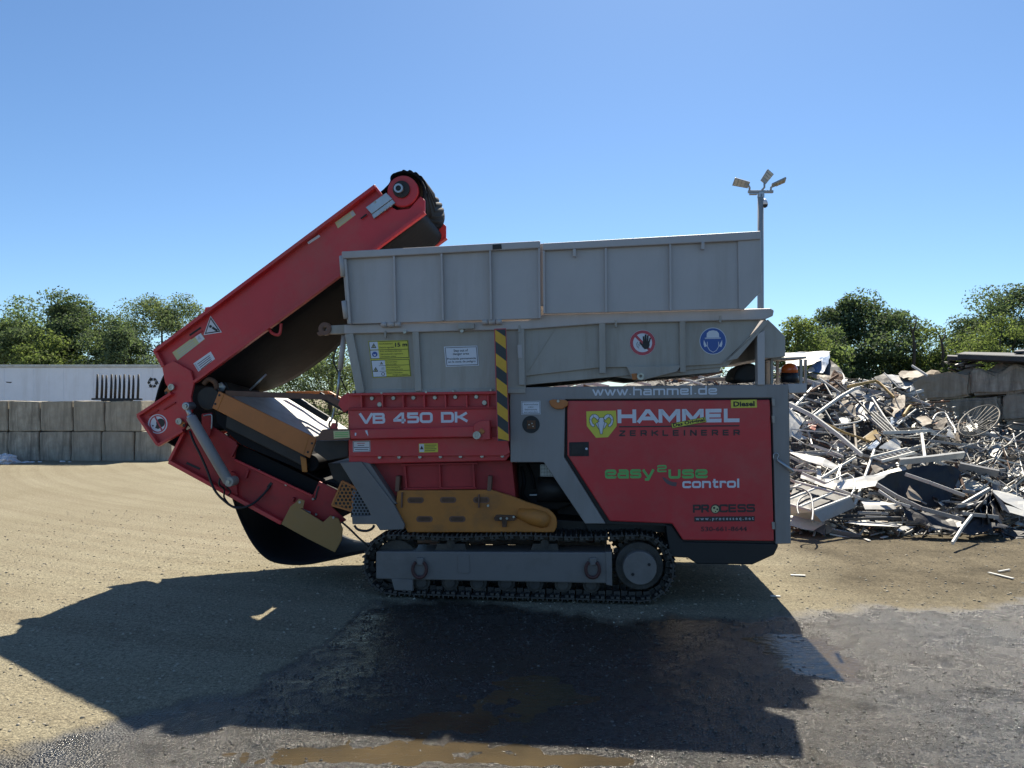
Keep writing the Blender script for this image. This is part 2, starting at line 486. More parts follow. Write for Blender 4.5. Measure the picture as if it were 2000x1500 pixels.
gm = bpy.data.materials.new("yard_gravel")
gm.use_nodes = True
nt = gm.node_tree
N, L = nt.nodes, nt.links
p = N["Principled BSDF"]
tc = N.new("ShaderNodeTexCoord")
def noise(scale, detail=6, rough=0.6, vec=None):
    n = N.new("ShaderNodeTexNoise")
    n.inputs["Scale"].default_value = scale
    n.inputs["Detail"].default_value = detail
    n.inputs["Roughness"].default_value = rough
    L.new(vec or tc.outputs["Object"], n.inputs["Vector"])
    return n.outputs["Fac"]
def ramp(f, a, b, p0=0.3, p1=0.7):
    r = N.new("ShaderNodeValToRGB")
    r.color_ramp.elements[0].position = p0; r.color_ramp.elements[1].position = p1
    r.color_ramp.elements[0].color = (*a, 1); r.color_ramp.elements[1].color = (*b, 1)
    L.new(f, r.inputs[0])
    return r.outputs[0]
def mix(fac, a, b, blend='MIX'):
    m = N.new("ShaderNodeMix"); m.data_type = 'RGBA'; m.blend_type = blend
    if isinstance(fac, float): m.inputs[0].default_value = fac
    else: L.new(fac, m.inputs[0])
    for s, i in ((a, 6), (b, 7)):
        if isinstance(s, tuple): m.inputs[i].default_value = (*s, 1)
        else: L.new(s, m.inputs[i])
    return m.outputs[2]
def attr(n):
    a = N.new("ShaderNodeAttribute"); a.attribute_name = n
    return a.outputs["Fac"]
def mrange(f, a, b, c=0.0, d=1.0):
    m = N.new("ShaderNodeMapRange")
    for i, x in enumerate((a, b, c, d)): m.inputs[i + 1].default_value = x
    L.new(f, m.inputs[0])
    return m.outputs[0]
# faint curved wheel tracks: noise that changes only across the driving line
sb = N.new("ShaderNodeVectorMath"); sb.operation = 'SUBTRACT'
L.new(tc.outputs["Object"], sb.inputs[0]); sb.inputs[1].default_value = (6.0, 34.0, 0)
ln = N.new("ShaderNodeVectorMath"); ln.operation = 'LENGTH'
L.new(sb.outputs[0], ln.inputs[0])
cb = N.new("ShaderNodeCombineXYZ")
L.new(ln.outputs["Value"], cb.inputs[0])
mpd = N.new("ShaderNodeMath"); mpd.operation = 'MULTIPLY'; mpd.inputs[1].default_value = 0.25
L.new(noise(0.5, 3), mpd.inputs[0]); L.new(mpd.outputs[0], cb.inputs[1])
class _M: outputs = [cb.outputs[0]]
mp = _M
dry = ramp(noise(0.35, 8, 0.62), (0.255, 0.228, 0.160), (0.315, 0.288, 0.212))
dry = mix(mrange(noise(3.2, 6, 0.62, mp.outputs[0]), 0.42, 0.66, 0, 0.55), dry, (0.205, 0.172, 0.120))
grain = ramp(noise(34, 6, 0.78), (0.42, 0.42, 0.42), (1.45, 1.43, 1.38), 0.33, 0.70)
fine = ramp(noise(110, 3, 0.7), (0.70, 0.70, 0.70), (1.28, 1.28, 1.26), 0.36, 0.66)
grain = mix(1.0, grain, fine, 'MULTIPLY')
dry = mix(1.0, dry, grain, 'MULTIPLY')
soilc = ramp(noise(1.3, 9, 0.7), (0.068, 0.058, 0.040), (0.185, 0.158, 0.110))
soilc = mix(1.0, soilc, grain, 'MULTIPLY')
dry = mix(attr("soil"), dry, soilc)
vor = N.new("ShaderNodeTexVoronoi")
vor.inputs["Scale"].default_value = 62
L.new(tc.outputs["Object"], vor.inputs["Vector"])
stone = N.new("ShaderNodeSeparateColor")
L.new(vor.outputs["Color"], stone.inputs[0])
wetc = ramp(stone.outputs[0], (0.010, 0.010, 0.009), (0.060, 0.058, 0.051), 0.1, 0.95)
wetc = mix(mrange(noise(0.8, 6, 0.6), 0.42, 0.62, 0, 0.8), wetc, (0.040, 0.033, 0.021))
base = mix(attr("wet"), dry, wetc)
L.new(base, p.inputs["Base Color"])
wr = mrange(noise(2.2, 7, 0.65), 0.38, 0.62, 0.11, 0.34)
rg = N.new("ShaderNodeMix")
L.new(attr("wet"), rg.inputs[0]); rg.inputs[2].default_value = 0.93; L.new(wr, rg.inputs[3])
L.new(rg.outputs[0], p.inputs["Roughness"])
sp = mrange(attr("wet"), 0, 1, 0.12, 0.55)
L.new(sp, p.inputs["Specular IOR Level"])
hgt = N.new("ShaderNodeMath"); hgt.operation = 'ADD'
L.new(noise(70, 4, 0.7), hgt.inputs[0])
vd = mrange(vor.outputs["Distance"], 0.0, 0.7, 0.9, 0.0)
L.new(vd, hgt.inputs[1])
bp = N.new("ShaderNodeBump")
bp.inputs["Strength"].default_value = 0.6
bp.inputs["Distance"].default_value = 0.011
wk = N.new("ShaderNodeMath"); wk.operation = 'MULTIPLY'
L.new(hgt.outputs[0], wk.inputs[0]); L.new(mrange(attr("wet"), 0, 1, 1.0, 1.7), wk.inputs[1])
L.new(wk.outputs[0], bp.inputs["Height"])
L.new(bp.outputs[0], p.inputs["Normal"])
me.materials.append(gm)
ground = tag(link("ground", me), kind="structure")

# shallow puddle water lying in the low spots of the wet apron (one level sheet, the gravel stands through it)
wm = bpy.data.materials.new("muddy_water")
wm.use_nodes = True
nt = wm.node_tree
N, L = nt.nodes, nt.links
p = N["Principled BSDF"]
p.inputs["Roughness"].default_value = 0.03
p.inputs["IOR"].default_value = 1.33
tc = N.new("ShaderNodeTexCoord")
L.new(ramp(noise(0.9, 5), (0.040, 0.034, 0.024), (0.105, 0.078, 0.042)), p.inputs["Base Color"])
mp = N.new("ShaderNodeMapping"); mp.inputs["Scale"].default_value = (1.0, 2.6, 1)
L.new(tc.outputs["Object"], mp.inputs[0])
bp = N.new("ShaderNodeBump"); bp.inputs["Strength"].default_value = 0.4; bp.inputs["Distance"].default_value = 0.02
L.new(noise(9, 3, 0.55, mp.outputs[0]), bp.inputs["Height"])
L.new(bp.outputs[0], p.inputs["Normal"])
def puddle(pts, z):
    mb = MB()
    n = len(pts)
    mb.add([(x, y, z) for x, y in pts], [tuple(range(n))])
    return tag(mb.build("puddle_water", wm, fix=False), kind="structure")

# loose stones on the yard: dry ones and wet ones, each lot one object of stuff
def stones(name, n, region, size, m, seed, keep):
    r = np.random.RandomState(seed)
    bm = bmesh.new(); bmesh.ops.create_icosphere(bm, subdivisions=1, radius=1)
    bv = np.array([v.co[:] for v in bm.verts]); bf = np.array([[v.index for v in f.verts] for f in bm.faces]); bm.free()
    t = r.uniform(0, 1, (n * 4, 2))
    ys = region[2] * (region[3] / region[2]) ** t[:, 1]
    xs = region[0] + (region[1] - region[0]) * t[:, 0]
    k = keep(xs, ys) > r.uniform(0, 1, len(xs))
    xs, ys = xs[k][:n], ys[k][:n]
    n = len(xs)
    s = size[0] * (size[1] / size[0]) ** (r.uniform(0, 1, n) ** 2.2)
    a = r.uniform(0, 6.28, n)
    V = np.repeat(bv[None], n, 0) * r.uniform(0.7, 1.3, (n, len(bv), 1))
    V = V * np.stack([s * r.uniform(.8, 1.4, n), s * r.uniform(.7, 1.2, n), s * r.uniform(.4, .75, n)], 1)[:, None]
    c, sn = np.cos(a)[:, None], np.sin(a)[:, None]
    x = V[..., 0] * c - V[..., 1] * sn; y = V[..., 0] * sn + V[..., 1] * c
    V = np.stack([x + xs[:, None], y + ys[:, None], V[..., 2] + (height(xs, ys) + s * .15)[:, None]], -1).reshape(-1, 3)
    Fc = (np.arange(n)[:, None, None] * len(bv) + bf[None]).reshape(-1, 3)
    me = bpy.data.meshes.new(name)
    me.vertices.add(len(V)); me.vertices.foreach_set("co", V.ravel())
    me.loops.add(Fc.size); me.loops.foreach_set("vertex_index", Fc.ravel())
    me.polygons.add(len(Fc)); me.polygons.foreach_set("loop_start", np.arange(0, Fc.size, 3)); me.polygons.foreach_set("loop_total", np.full(len(Fc), 3))
    me.update(calc_edges=True)
    me.materials.append(m)
    return link(name, me)
def stonemat(name, a, b, rough):
    m = bpy.data.materials.new(name); m.use_nodes = True
    N, L = m.node_tree.nodes, m.node_tree.links
    p = N["Principled BSDF"]; p.inputs["Roughness"].default_value = rough
    g = N.new("ShaderNodeNewGeometry"); r = N.new("ShaderNodeValToRGB")
    r.color_ramp.elements[0].color = (*a, 1); r.color_ramp.elements[1].color = (*b, 1)
    L.new(g.outputs["Random Per Island"], r.inputs[0]); L.new(r.outputs[0], p.inputs["Base Color"])
    return m
SM1 = stonemat('dry_stone', (0.16, 0.14, 0.10), (0.42, 0.38, 0.30), 0.9)
SM2 = stonemat('wet_stone', (0.035, 0.033, 0.03), (0.14, 0.13, 0.115), 0.2)
tag(stones("dry_gravel", 15000, (-8, 9, 4.0, 14), (.003, .017), SM1, 1, lambda x, y: (1 - wetness(x, y)) * .9), "loose dry pebbles scattered over the yard", "gravel", None, "stuff")
tag(stones("wet_gravel", 14000, (-4, 7.5, 3.9, 8), (.002, .011), SM2, 2, lambda x, y: wetness(x, y) * np.clip((fbm(x, y, 1.3, 4, 55) - .36) * 4, 0.08, 1)), "wet pebbles standing in the shallow water", "gravel", None, "stuff")
puddle([(-3.0, 3.0), (8.5, 3.0), (8.5, 7.2), (4.6, 7.25), (2.0, 6.85), (-1.2, 6.9), (-1.4, 5.9), (-2.2, 4.8)], -0.021)

# ------------------------------------------------------------------ trees
def tree(name, px, Y, top, width, leaf, label, cat, group, seed, n=9000, base=0.0, size=0.19, low=0.25, density=1.0, clumps=60, trunkr=0.13, spread=1.0, lumpy=0.30):
    """top: photo row of the crown's top, width: metres; crown is many leaf faces in clumps carried by limbs"""
    rnd = np.random.RandomState(seed)
    n = int(n * 3.0); size *= 0.68
    root = empty(name, (W(px, 775, Y).x, Y, base))
    H = EYE + (HY - top) / F * Y - base
    cz0, cz1 = H * low, H
    rx = width / 2
    mid, rz = (cz0 + cz1) / 2, (cz1 - cz0) / 2
    cs = []
    while len(cs) < clumps:
        v = rnd.normal(size=3); v /= np.linalg.norm(v)
        r = rnd.uniform(0.25, 1.0) ** 0.55
        lump = 1 + lumpy * math.sin(v[0] * 5.1 + seed) * math.cos(v[1] * 4.3 + v[2] * 3.7 + seed * 2)
        taper = 1.0 - 0.28 * max(0, v[2])
        cs.append((v[0] * rx * r * lump * taper, v[1] * rx * r * lump * taper, mid + v[2] * rz * r * min(1.0, lump * 0.97), rnd.uniform(0.32, 0.62) * (rx / 2.2) ** 0.5))
    cs = np.array(cs)
    k = rnd.randint(0, clumps, n)
    d = rnd.normal(size=(n, 3)); d /= np.linalg.norm(d, axis=1)[:, None]
    rad = cs[k, 3] * rnd.uniform(0.15, 1.25, n) ** 0.6 * spread
    c = cs[k, :3] + d * rad[:, None] * np.array([1.25, 1.25, 0.85])
    # leaf: a bent rhombus, loosely facing outwards and up
    nrm = d * 0.6 + rnd.normal(size=(n, 3)) * 0.75 + np.array([0, 0, 0.55]); nrm /= np.linalg.norm(nrm, axis=1)[:, None]
    a = rnd.normal(size=(n, 3)); a[:, 2] -= 0.5
    a -= nrm * np.sum(a * nrm, 1)[:, None]; a /= np.linalg.norm(a, axis=1)[:, None]
    b = np.cross(nrm, a)
    L_ = (size * rnd.uniform(0.55, 1.35, n))[:, None]
    w_ = L_ * 0.30
    v0 = c - a * L_ * 0.5; v1 = c + b * w_ - nrm * w_ * 0.3; v2 = c + a * L_ * 0.5; v3 = c - b * w_ - nrm * w_ * 0.3
    V = np.stack([v0, v1, v2, v3], 1).reshape(-1, 3)
    T = (np.arange(n)[:, None] * 4 + np.array([[0, 1, 2, 0, 2, 3]])).reshape(-1, 3)
    me = bpy.data.meshes.new("crown")
    me.vertices.add(len(V)); me.vertices.foreach_set("co", V.ravel())
    me.loops.add(T.size); me.loops.foreach_set("vertex_index", T.ravel())
    me.polygons.add(len(T)); me.polygons.foreach_set("loop_start", np.arange(0, T.size, 3)); me.polygons.foreach_set("loop_total", np.full(len(T), 3))
    me.update(calc_edges=True)
    me.materials.append(M[leaf])
    link("crown", me, root)
    mb = MB()
    bend = [rnd.uniform(-0.15, 0.15) for _ in range(4)]
    stem = [(bend[0] * t * 2, bend[1] * t * 2, H * 0.82 * t) for t in np.linspace(0, 1, 7)]
    mb.tube(stem, [trunkr * (1 - 0.75 * t) for t in np.linspace(0, 1, 7)], 8)
    for j in rnd.choice(clumps, min(16, clumps), False):
        t = float(np.clip(cs[j, 2] / (H * 0.82) - 0.28, 0.15, 0.9))
        s = Vector((bend[0] * t * 2, bend[1] * t * 2, H * 0.82 * t))
        e = Vector(cs[j, :3])
        m_ = s.lerp(e, 0.5) + Vector((0, 0, -0.12 * (e - s).length))
        r0 = trunkr * (0.55 - 0.4 * t)
        mb.tube([s, m_, e], [r0, r0 * 0.6, r0 * 0.2], 6)
    mb.build("trunk", M['bark'], root)
    tag(root, label, cat, group)
    return root

GL = "trees behind the white trailer"
GR = "trees behind the scrap heap"
tree("leafy_tree", 18, 37, 580, 5.2, 'leaf_mid', "leafy green tree cut by the photo's edge behind the white trailer", "tree", GL, 1, 11000)
tree("leafy_tree", 150, 36, 572, 4.7, 'leaf_dark', "dense dark green tree with a broad flat top behind the trailer's middle", "tree", GL, 2, 12500, low=0.22)
tree("leafy_tree", 322, 38, 569, 6.6, 'leaf_silver', "silvery pale green tree behind the red conveyor's lower end", "tree", GL, 3, 15000, size=0.15, low=0.12, clumps=100, lumpy=0.14)
tree("leafy_bush", 88, 33, 640, 3.8, 'leaf_light', "yellow green bush peeping over the trailer between two dark trees", "bush", GL, 4, 6500, low=0.05)
tree("leafy_bush", 232, 33.5, 625, 3.6, 'leaf_dark', "dark bush over the trailer roof beside the silvery tree", "bush", GL, 5, 6500, low=0.05)
tree("leafy_bush", 640, 30, 640, 4.4, 'leaf_silver', "silvery bush seen under the raised conveyor beside the grey hopper", "bush", GL, 6, 9000, low=0.05, size=0.13)
tree("leafy_tree", 1548, 27, 604, 2.6, 'leaf_light', "thin yellow green sapling just beside the hopper's end", "tree", GR, 7, 4600, low=0.2, clumps=40, size=0.15)
tree("leafy_tree", 1684, 31, 568, 5.3, 'leaf_dark', "rounded dark green tree standing over the middle of the scrap heap", "tree", GR, 27, 14500, low=0.10, clumps=95, lumpy=0.10)
tree("leafy_bush", 1590, 29, 625, 3.0, 'leaf_mid', "green bush between the sapling and the rounded dark tree", "bush", GR, 9, 4200, low=0.05)
tree("leafy_bush", 1835, 29, 634, 3.6, 'leaf_light', "bright yellow green bush above the low end of the concrete wall", "bush", GR, 10, 6500, low=0.05, size=0.14)
tree("leafy_bush", 1940, 29.5, 615, 3.8, 'leaf_light', "bright green bush above the dark flat beams on the wall", "bush", GR, 11, 7500, low=0.05, size=0.14)
tree("leafy_tree", 1988, 35, 560, 6.8, 'leaf_dark', "tall dark tree rising behind the bright bushes at the photo's edge", "tree", GR, 12, 14500, low=0.1, clumps=95, lumpy=0.16)
tree("leafy_bush", 1390, 27, 705, 2.8, 'leaf_light', "low green bush glimpsed through the gap under the grey hopper", "bush", GR, 13, 4000, low=0.05)
tree("leafy_bush", 1760, 33, 690, 3.6, 'leaf_dark', "dark low bush in the gap between rounded tree and bright bushes", "bush", GR, 14, 5500, low=0.02)

def dead_stem(px, Y, y0, y1, label):
    mb = MB()
    pts = [W(px - 6, y1, Y), W(px - 1, (y0 + y1) / 2 + 14, Y), W(px - 4, (y0 + y1) / 2 - 8, Y), W(px + 2, y0 + 14, Y), W(px + 3, y0, Y)]
    pts[0].z = 0
    mb.tube(pts, [0.07, 0.05, 0.04, 0.03, 0.012], 7)
    mb.tube([pts[2], pts[2] + Vector((-0.25, 0, 0.5))], [0.025, 0.008], 6)
    tag(mb.build("dead_stem", M['bark']), label, "dead tree", "bare stems behind the scrap heap")
dead_stem(1787, 28, 618, 700, "crooked bare stem against the sky beside the rounded dark tree")
dead_stem(1843, 28, 646, 700, "straight bare stem in front of the bright yellow green bush")

# ------------------------------------------------------------------ concrete block walls
def block(corners, depth, name, label, group, m, seed, rough=0.02, top_rough=0.0, cuts=5, bev=0.022):
    """corners: front face points (bottom-left, bottom-right, top-right, top-left)"""
    a = [Vector(c) for c in corners]
    nrm = (a[1] - a[0]).cross(a[3] - a[0]).normalized()
    if nrm.y < 0: nrm = -nrm
    b = [c + Vector((nrm.x, nrm.y, 0)).normalized() * depth for c in a]
    mb = MB(); mb.hull8(a, b)
    me = bpy.data.meshes.new(name)
    me.from_pydata(mb.v, [], mb.f); me.update()
    bm = bmesh.new(); bm.from_mesh(me)
    bmesh.ops.recalc_face_normals(bm, faces=bm.faces)
    bmesh.ops.bevel(bm, geom=bm.edges[:], offset=bev, segments=2, affect='EDGES')
    bmesh.ops.subdivide_edges(bm, edges=[e for e in bm.edges if e.calc_length() > 0.15], cuts=cuts, use_grid_fill=True)
    zt = max(c.z for c in a)
    for v in bm.verts:
        q = v.co * 2.3 + Vector((seed * 3.1, 0, seed))
        v.co += mnoise.noise_vector(q) * rough + mnoise.noise_vector(q * 4) * rough * 0.35
        if top_rough and v.co.z > zt - 0.35:
            v.co.z += mnoise.noise(v.co * 1.9 + Vector((seed, 0, 0))) * top_rough
    org = (a[0] + a[1]) / 2
    for v in bm.verts: v.co -= org
    bm.to_mesh(me); bm.free()
    me.materials.append(M[m])
    o = link(name, me); o.location = org
    return tag(o, label, "concrete block", group)
GB = "concrete blocks of the wall by the trailer"
YW = 24.6
tops = [(-48, 14.6, "top row block cut by the photo's edge, beside the first full block"), (16.6, 77.5, "top row block nearest the photo's edge that is seen whole"),
        (79, 141, "second whole block of the top row, over the hairline joint"), (142.6, 203, "browner top row block ending under the black rack's end"),
        (204.4, 276, "broad end block of the top row carrying the black rack")]
for i, (x0, x1, lb) in enumerate(tops):
    block([W(x0, 842, YW), W(x1, 842, YW), W(x1 - 0.4, 783 + (i % 2) * 1.5, YW), W(x0 + 0.4, 783 + (i % 3), YW)], 1.05, "concrete_block", lb, GB, 'conc', i)
bots = [(-60, 14, "bottom row block behind the heap of white plastic film"), (15.4, 76, "bottom row block beside the white plastic heap"), (77.4, 137, "bottom row block with dark damp patch, third from the photo's edge"),
        (138.4, 197, "bottom row block under the browner top block"), (198.6, 261, "bottom row block with a dark crack across its face"), (263, 334, "end block of the bottom row beside the conveyor's red hinge plate")]
for i, (x0, x1, lb) in enumerate(bots):
    block([W(x0, 901, YW), W(x1, 901, YW), W(x1 - 0.3, 843.3, YW), W(x0 + 0.3, 843.3, YW)], 1.05, "concrete_block", lb, GB, 'conc', 20 + i)

GB2 = "concrete blocks of the wall beside the scrap heap"
def wall_y(px): return 17.6 - (px - 1760) / 250 * 1.9
def wb(pts, lb, seed, top=0.0, depth=0.9):
    block([W(x, y, wall_y(x)) for x, y in pts], depth, "concrete_block", lb, GB2, 'conc_old', seed, 0.06, top, 9, 0.05)
wb([(1768, 788), (1893, 775), (1893, 727), (1766, 741)], "rough topped long block at the low end of the heap's retaining wall", 41, 0.40)
wb([(1894.5, 775), (2050, 761), (2050, 700), (1894.5, 724)], "rough topped stained block under the dark flat beams", 42, 0.32)
wb([(1790, 835), (1955, 822), (1955, 771), (1790, 787)], "second row block behind the wire basket", 43)
wb([(1956.5, 822), (2060, 818), (2060, 762), (1956.5, 771)], "second row block cut by the photo's edge", 44)
wb([(1800, 905), (1957, 895), (1957, 824), (1800, 837)], "third row block mostly hidden behind the wire basket", 45)
wb([(1959, 895), (2060, 890), (2060, 820), (1959, 824)], "third row block above the curled iron bars at the photo's edge", 46)

# ------------------------------------------------------------------ white trailer behind the blocks
YT = 29.0
tr = empty("box_trailer", (W(140, 775, YT).x, YT, 0))
tx = tr.location.x
def tl(px, py, y=0.0):
    v = W(px, py, YT + y)
    return (v.x - tx, y, v.z)
x0, x1 = W(-260, 0, YT).x - tx, W(482, 0, YT).x - tx
zt, zb = W(0, 717, YT).z, 0.72
mb = MB(); mb.box(((x0 + x1) / 2, 1.25, (zt + zb) / 2), x1 - x0, 2.5, zt - zb); mb.build("trailer_body", M['white'], tr, 0.03)
mb = MB(); mb.box(((x0 + x1) / 2, 1.22, zt + 0.045), x1 - x0 + 0.06, 2.6, 0.09); mb.build("roof_rail", M['alu'], tr, 0.015)
for px in range(-225, 480, 58):
    mb = MB(); x = W(px, 0, YT).x - tx
    mb.box((x, -0.006, (zt + zb) / 2), 0.05, 0.012, zt - zb - 0.1)
    mb.build("panel_seam", M['white'], tr)
mb = MB(); mb.box(((x0 + x1) / 2, -0.012, zb + 0.07), x1 - x0, 0.03, 0.16); mb.build("bottom_rail", M['alu'], tr, 0.01)
for px in (-150, -90, 430):
    mb = MB(); x = W(px, 0, YT).x - tx
    mb.disc(x, 0.5, 0.5, 0.1, 0.5, 28); o = mb.build("wheel", M['rubber'], tr)
    h = MB(); h.disc(x, 0.5, 0.26, 0.08, 0.3, 20); h.build("rim", M['steel'], o)
mb = MB()
q = [tl(11, 745.5, -0.004), tl(24, 746, -0.004), tl(21, 748.2, -0.004), tl(13, 747.4, -0.004)]
mb.add(q, [(0, 1, 2, 3)]); mb.build("scuff_mark", M['black'], tr)
# recycling symbol: three bent arrows
mb = MB()
cx, _, cz = tl(298.5, 747.5, 0)
def pol(r, a): return (cx + r * math.cos(a), cz + r * math.sin(a))
for k in range(3):
    a = R(90 + 120 * k)
    t = Vector((-math.sin(a), 0, math.cos(a)))
    C0 = Vector((cx + 0.125 * math.cos(a), 0, cz + 0.125 * math.sin(a)))
    def P(u, v): return (C0.x + t.x * u + math.cos(a) * v, C0.z + t.z * u + math.sin(a) * v)
    mb.prism([P(-0.17, -0.05), P(-0.03, -0.05), P(-0.03, 0.05), P(-0.10, 0.05)], -0.012, -0.004)
    mb.prism([P(0.0, -0.05), P(0.06, -0.05), P(0.06, 0.05), P(0.0, 0.05)], -0.012, -0.004)
    mb.prism([P(0.065, -0.10), P(0.15, 0.0), P(0.065, 0.10)], -0.012, -0.004)
mb.build("recycling_symbol", M['black'], tr)
tag(tr, "long white box trailer with a recycling symbol parked behind the concrete blocks", "trailer")

# black tined rack lying on the wall
rk = empty("tine_rack", W(228, 783, YW + 0.35))
def rl(px, py, y=0.0): return W(px, py, YW + 0.35) - rk.location + Vector((0, y, 0))
mb = MB(); mb.bar(rl(180, 779.2), rl(277, 779.8), 0.10, 0.06); mb.build("cross_bar", M['black'], rk, 0.006)
mb = MB(); mb.bar(rl(200, 782.2), rl(258, 782.4), 0.16, 0.05); mb.build("base_plate", M['black'], rk, 0.006)
for i, x in enumerate((190, 199.5, 207.5, 217.5, 225.5, 234, 242.5, 252, 260.5, 270)):
    mb = MB(); mb.tube([rl(x - 1, 779), rl(x, 755), rl(x + 0.6, 731 + (i % 3))], [0.042, 0.04, 0.03], 8)
    mb.build("tine", M['black'], rk)
tag(rk, "black steel rack with ten upright tines lying on the concrete block wall", "rack")

# ------------------------------------------------------------------ crumpled film and litter by the wall
def crumple(name, c, sx, sy, sz, m, seed, label, cat, n=4, amp=0.35, group=None):
    bm = bmesh.new()
    bmesh.ops.create_icosphere(bm, subdivisions=n, radius=1)
    for v in bm.verts:
        d = v.co.copy()
        r = 1 + amp * (abs(mnoise.noise(d * 2.1 + Vector((seed, 0, 0)))) * 1.6 + 0.5 * abs(mnoise.noise(d * 5.3 + Vector((0, seed, 0)))) + 0.25 * mnoise.noise(d * 11))
        v.co = Vector((d.x * sx * r, d.y * sy * r, max(-0.02, d.z * sz * r)))
    me = bpy.data.meshes.new(name); bm.to_mesh(me); bm.free()
    me.materials.append(M[m])
    o = link(name, me); o.location = c
    return tag(o, label, cat, group)
crumple("plastic_film_heap", G(2, 905), 0.42, 0.4, 0.24, 'plastic', 3, "heap of crumpled white plastic film on the ground by the block wall", "plastic film", 5)
LG = "pale scraps strewn along the foot of the block wall"
for px, py, s in ((52, 903, 0.06), (63, 903, 0.05), (78, 902.5, 0.035), (122, 902, 0.05), (136, 902.5, 0.03), (46, 904, 0.05)):
    crumple("plastic_scrap", G(px, py), s * 1.6, s, s * 0.7, 'plastic', px, "small scrap of white plastic at the foot of the block wall", "litter", 2, 0.4, LG)

# ------------------------------------------------------------------ light pole
YP = 22.0
lp = empty("light_pole", (W(1485.5, 0, YP).x, YP, 0))
def pl(px, py, y=0.0): return W(px, py, YP) - Vector(lp.location) + Vector((0, y, 0))
mb = MB(); mb.tube([(0, 0, 0), pl(1485.5, 380)], [0.10, 0.085], 14); mb.build("pole", M['pole'], lp)
mb = MB(); mb.box((0, 0, 0.02), 0.4, 0.4, 0.04); mb.build("base_plate", M['pole'], lp, 0.01)
mb = MB(); mb.bar(pl(1461, 374.5), pl(1510, 374.5), 0.08, 0.075); mb.build("cross_arm", M['pole'], lp, 0.008)
mb = MB(); mb.box(pl(1486, 381), 0.16, 0.16, 0.16); mb.box(pl(1471, 379), 0.22, 0.1, 0.05); mb.build("bracket", M['steel'], lp, 0.01)
def flood(p, q, face, wid, arm):
    p, q = pl(*p), pl(*q)
    d = (q - p).normalized()
    up = Vector(face)
    up = (up - d * up.dot(d)).normalized()
    s = d.cross(up)
    o_ = MB(); T = 0.05
    A = [p + s * wid * .8 / 2, p - s * wid * .8 / 2, q - s * wid / 2, q + s * wid / 2]
    o_.hull8(A, [a - up * T for a in A])
    h = o_.build("floodlight", M['pole'], lp, 0.01)
    l_ = MB()
    for t0, t1 in ((0.32, 0.50), (0.54, 0.72), (0.76, 0.94)):
        B = [p.lerp(q, t) + s * wid * w * 0.4 + up * 0.004 for t, w in ((t0, 1), (t0, -1), (t1, -1), (t1, 1))]
        l_.hull8(B, [b + up * 0.012 for b in B])
    l_.build("led_lens", M['lens'], h)
    a_ = MB(); a_.tube([pl(*x) for x in arm], 0.03, 8); a_.build("lamp_arm", M['pole'], lp)
flood((1463, 362), (1433, 355), (0.05, -0.75, -0.55), 0.24, [(1464, 374), (1464, 366), (1461, 361)])
flood((1491, 356), (1506, 335), (0.1, -0.95, -0.2), 0.24, [(1486, 374), (1493, 366), (1493, 357)])
flood((1508, 364), (1535, 352), (0.35, -0.35, -0.8), 0.22, [(1505, 374), (1506, 366), (1510, 362)])
mb = MB(); a = pl(1493.5, 397, -0.02)
mb.tube([a + Vector((0, 0, 0.12)), a + Vector((0, 0, 0.04)), a + Vector((0, 0, -0.05))], [0.03, 0.075, 0.085], 14); c_ = mb.build("camera_housing", M['white'], lp)
mb = MB(); mb.tube([a + Vector((0, 0, -0.052)), a + Vector((0, 0, -0.10)), a + Vector((0, 0, -0.13))], [0.08, 0.07, 0.03], 14); mb.build("camera_dome", M['black'], c_)
mb = MB(); mb.tube([pl(1487, 392), a + Vector((0, 0, 0.12))], 0.025, 8); mb.build("camera_arm", M['white'], c_)
tag(lp, "tall grey pole with three floodlights and a dome camera behind the hopper", "light pole")
# ------------------------------------------------------------------ scrap heap
def Yp(py, off=0.0):
    return 8.314 / (0.54 - (HY - py) / F) + off
def S(px, py, off=0.0):
    return W(px, py, Yp(py, off))
ZX = np.array([-3, 2, 5.6, 8.0, 8.9, 9.8, 13])
ZZ = np.array([2.45, 2.45, 2.75, 2.35, 1.75, 1.4, 1.3])
hx, hy = np.linspace(-1.5, 13, 150), np.linspace(11.0, 20, 110)
X, Y = np.meshgrid(hx, hy)
Zm = np.interp(X, ZX, ZZ)
Z = np.minimum((Y - 12.1) * 0.54, Zm) + (fbm(X, Y, 1.6, 4, 5) - 0.5) * 0.6 - 0.15
Z = Z * np.clip((X + 1.5) / 1.5, 0, 1) * np.clip((20 - Y) / 1.5, 0, 1) - 0.12
V = np.stack([X, Y, Z], -1).reshape(-1, 3)
idx = np.arange(X.size).reshape(X.shape)
q = np.stack([idx[:-1, :-1], idx[:-1, 1:], idx[1:, 1:], idx[1:, :-1]], -1).reshape(-1, 4)
me = bpy.data.meshes.new("scrap_rubble")
me.from_pydata(V.tolist(), [], q.tolist()); me.update()
me.materials.append(mat('shredded_scrap', (0.085, 0.08, 0.073), 0.7, metal=0.1, var=0.7, vscale=9, dirt=(0.19, 0.18, 0.16), dirt_amt=0.7, dscale=13, bump=1.0, bscale=16))
tag(link("scrap_rubble", me), "dark crushed scrap under the loose pieces", "scrap", None, "stuff")

